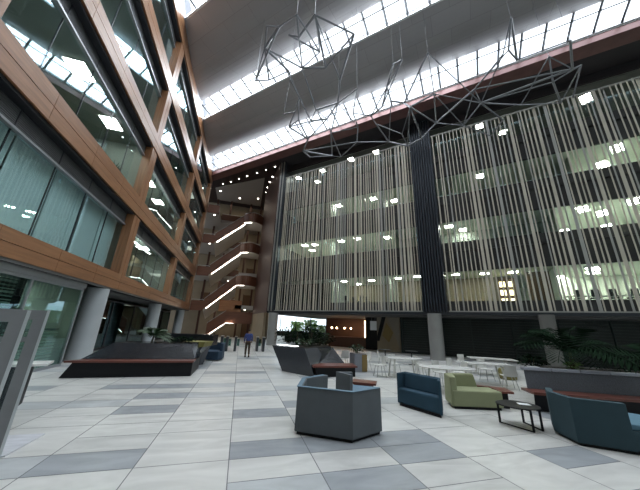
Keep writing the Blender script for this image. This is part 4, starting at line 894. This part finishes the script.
SE2='m1-m0 m1-m2 m2-m3 m2-m4 m2-m7 m1-m7 m3-m5 m4-m5 m5-m7 m5-m16 m7-m6 m6-m9 m6-m11 m9-m11 n12-m9 m9-m20 m9-m17 m7-m11 m16-m11 m16-m12 m12-m13 m13-m14 m12-m14 m12-m21 m17-m14 m17-m15 m14-m15 m15-m21 m21-m20 m18-m19 m18-m9 m19-m20 n6-m6 n5-m2 m11-m17 m4-m16 m19-p8 m21-p5 m20-m17 m0-m3'
SE3='p1-p2 p1-p8 p4-p5 p4-p6 p6-p7 p5-p7 p8-p4 p2-p3 p3-p13 p2-p5 p9-p1 p9-p10 p10-p1 p10-p8 p11-p3 p11-p12 p11-p18 p12-p13 p12-p15 p13-p14 p13-p15 p13-p7 p14-p15 p14-p7 p6-p13 p15-p16 p15-p17 p12-p16'
SE4='p12-p18 p16-p18 p16-p17 p18-p19 p19-p20 p16-p20 p17-p18 p17-p21 p18-p21 p21-p22 p22-p23 p22-p24 p23-p24 p23-p17 p24-p25 p25-p26 p18-p26 p17-p26 p18-p31 p31-p27 p27-p26 p27-p28 p28-p29 p26-p29 p28-p30 p29-p30 p29-p32 p31-p30 p28-p18'

def sculpture(edges, lb, r0, seed, hang):
    rr = random.Random(seed); ed = [q.split('-') for q in edges.split()]; nds = sorted({a for q in ed for a in q})
    c_ = Vector(SN[nds[0]]); e = empty('wire_sculpture', c_, lb, 'sculpture')
    for a, b_ in ed:
        MB().tube(SN[a], SN[b_], 1.55 * r0 * rr.choice([.75, 1, 1.3]), 6).build('rod', M['rod'], e)
    for a in hang:
        p = SN[a]; MB().tube(p, (p[0], p[1], 22.45), .012, 4).build('cable', M['cable'], e)
sculpture(SE1, 'spiky wire polyhedron of steel rods hanging highest at the left, under the skylight', .034, 1, ['n0', 'n8', 'n3'])
sculpture(SE2, 'tangled lower wire sculpture of thin rods hanging left of centre', .030, 2, ['m1', 'm9', 'm18'])
sculpture(SE3, 'wire sculpture of triangular rod frames hanging before the dark corner fins', .029, 3, ['p10', 'p11', 'p9'])
sculpture(SE4, 'long pointed wire sculpture of rods reaching right along the roof beam', .030, 4, ['p22', 'p27', 'p25'])
# ================================================================ PERSON
def skin_mesh(name, V, E, mt, parent, lv=2):
    me = bpy.data.meshes.new(name); me.from_pydata([v[0] for v in V], E, []); me.materials.append(mt)
    o = bpy.data.objects.new(name, me); COL.objects.link(o)
    sk = o.modifiers.new('skin', 'SKIN'); sk.use_smooth_shade = True
    for i, v in enumerate(V):
        q = me.skin_vertices[0].data[i]; q.radius = v[1] if isinstance(v[1], tuple) else (v[1], v[1]); q.use_root = (i == 0)
    ss = o.modifiers.new('sub', 'SUBSURF'); ss.levels = lv; ss.render_levels = lv
    if parent: o.parent = parent
    return o
PX, PY = .62, 17.8
e = empty('person', (PX, PY, 0), 'person in a blue top and brown trousers carrying a backpack, walking towards the stairs', 'person')
V = [((0, 0, .95), (.13, .10)), ((0, 0, 1.12), (.125, .09)), ((0, .02, 1.32), (.16, .10)), ((0, .02, 1.46), (.07, .06)), ((0, .03, 1.52), .05), ((0, .04, 1.60), (.075, .09)), ((0, .04, 1.69), (.07, .085)),
     ((-.09, 0, .88), .085), ((-.10, .10, .50), .06), ((-.10, .02, .10), .04), ((-.10, .16, .04), (.04, .03)), ((.09, 0, .88), .085), ((.10, -.06, .50), .06), ((.11, -.24, .13), .04), ((.11, -.14, .04), (.04, .03)),
     ((-.18, .02, 1.40), .055), ((-.24, -.04, 1.14), .042), ((-.24, .06, .92), .032), ((-.24, .09, .84), .03), ((.18, .02, 1.40), .055), ((.24, .03, 1.14), .042), ((.23, .14, .94), .032), ((.23, .17, .86), .03)]
E = [(0, 1), (1, 2), (2, 3), (3, 4), (4, 5), (5, 6), (0, 7), (7, 8), (8, 9), (9, 10), (0, 11), (11, 12), (12, 13), (13, 14), (2, 15), (15, 16), (16, 17), (17, 18), (2, 19), (19, 20), (20, 21), (21, 22)]
skin_mesh('body', V, E, M['skin'], e)
skin_mesh('jacket', [((0, 0, .93), (.15, .12)), ((0, 0, 1.12), (.15, .115)), ((0, .02, 1.32), (.18, .125)), ((0, .02, 1.44), (.09, .08)), ((-.19, .02, 1.40), .07), ((-.245, -.04, 1.14), .055), ((-.245, .05, .95), .045), ((.19, .02, 1.40), .07), ((.245, .03, 1.14), .055), ((.235, .13, .97), .045)], [(0, 1), (1, 2), (2, 3), (2, 4), (4, 5), (5, 6), (2, 7), (7, 8), (8, 9)], M['jacket'], e)
skin_mesh('trousers', [((0, 0, .92), (.15, .12)), ((-.09, 0, .84), .10), ((-.10, .10, .50), .078), ((-.10, .02, .11), .06), ((.09, 0, .84), .10), ((.10, -.06, .50), .078), ((.11, -.23, .15), .06)], [(0, 1), (1, 2), (2, 3), (0, 4), (4, 5), (5, 6)], M['trousers'], e)
skin_mesh('hair', [((0, .02, 1.60), (.085, .09)), ((0, .02, 1.70), (.095, .105))], [(0, 1)], M['hair'], e)
for (x, y, z) in ((-.10, .02, .055), (.11, -.2, .07)): MB().hexa([(x - .05, y - .06, z - .055 if y > 0 else 0.02), (x + .05, y - .06, z - .055 if y > 0 else .02), (x + .045, y + .2, z - .055 if y > 0 else 0), (x - .045, y + .2, z - .055 if y > 0 else 0)], [(x - .045, y - .05, z + .05), (x + .045, y - .05, z + .05), (x + .035, y + .18, z), (x - .035, y + .18, z)]).build('shoe', M['shoe'], None, bevel=.01).parent = e
e.scale = (.93, .93, .93)
bp = MB().box(-.16, .16, -.26, -.10, 1.0, 1.42).build('backpack', M['jacket_dark'], None, bevel=.04)
bp.location = (PX, PY, 0); bp.scale = (.93,) * 3; bp.name = 'backpack'; tag(bp, 'dark blue backpack worn by the person walking to the stairs', 'bag')
# cafe guests before the bright window, backlit darkness put into the body colour
for j, (k, s) in enumerate(((38.5, -30.2), (39.5, -27.8), (38.8, -26), (39.6, -24.5), (38.2, -22.6))):
    p = KS(k, s); e = empty('person', (p.x, p.y, -.052), 'dark silhouette of a person standing before the bright cafe window, %s of five' % ['leftmost', 'second', 'third', 'fourth', 'rightmost'][j], 'person', 'people in the cafe')
    hz = [1.0, .95, 1.02, .93, 1.0][j]; dx = [.05, -.08, .04, .1, -.05][j]
    V = [((0, 0, .92), (.14, .11)), ((0, 0, 1.12), (.13, .1)), ((0, 0, 1.34), (.17, .1)), ((0, 0, 1.48), .06), ((dx * .3, 0, 1.63), (.08, .09)), ((dx * .3, 0, 1.72), (.06, .07)), ((-.09, 0, .85), .09), ((-.1, 0, .48), .065), ((-.11, 0, .06), .05), ((.09, 0, .85), .09), ((.11, .04, .48), .065), ((.12, 0, .06), .05),
         ((-.2, 0, 1.4), .055), ((-.27, -.05, 1.12), .045), ((-.2 + dx, -.25, 1.02), .035), ((.2, 0, 1.4), .055), ((.27, -.05, 1.12), .045), ((.18 + dx, -.25, 1.08), .035)]
    E = [(0, 1), (1, 2), (2, 3), (3, 4), (4, 5), (0, 6), (6, 7), (7, 8), (0, 9), (9, 10), (10, 11), (2, 12), (12, 13), (13, 14), (2, 15), (15, 16), (16, 17)]
    skin_mesh('body', V, E, M['cloth_dark'], e, 1); e.scale = (hz,) * 3
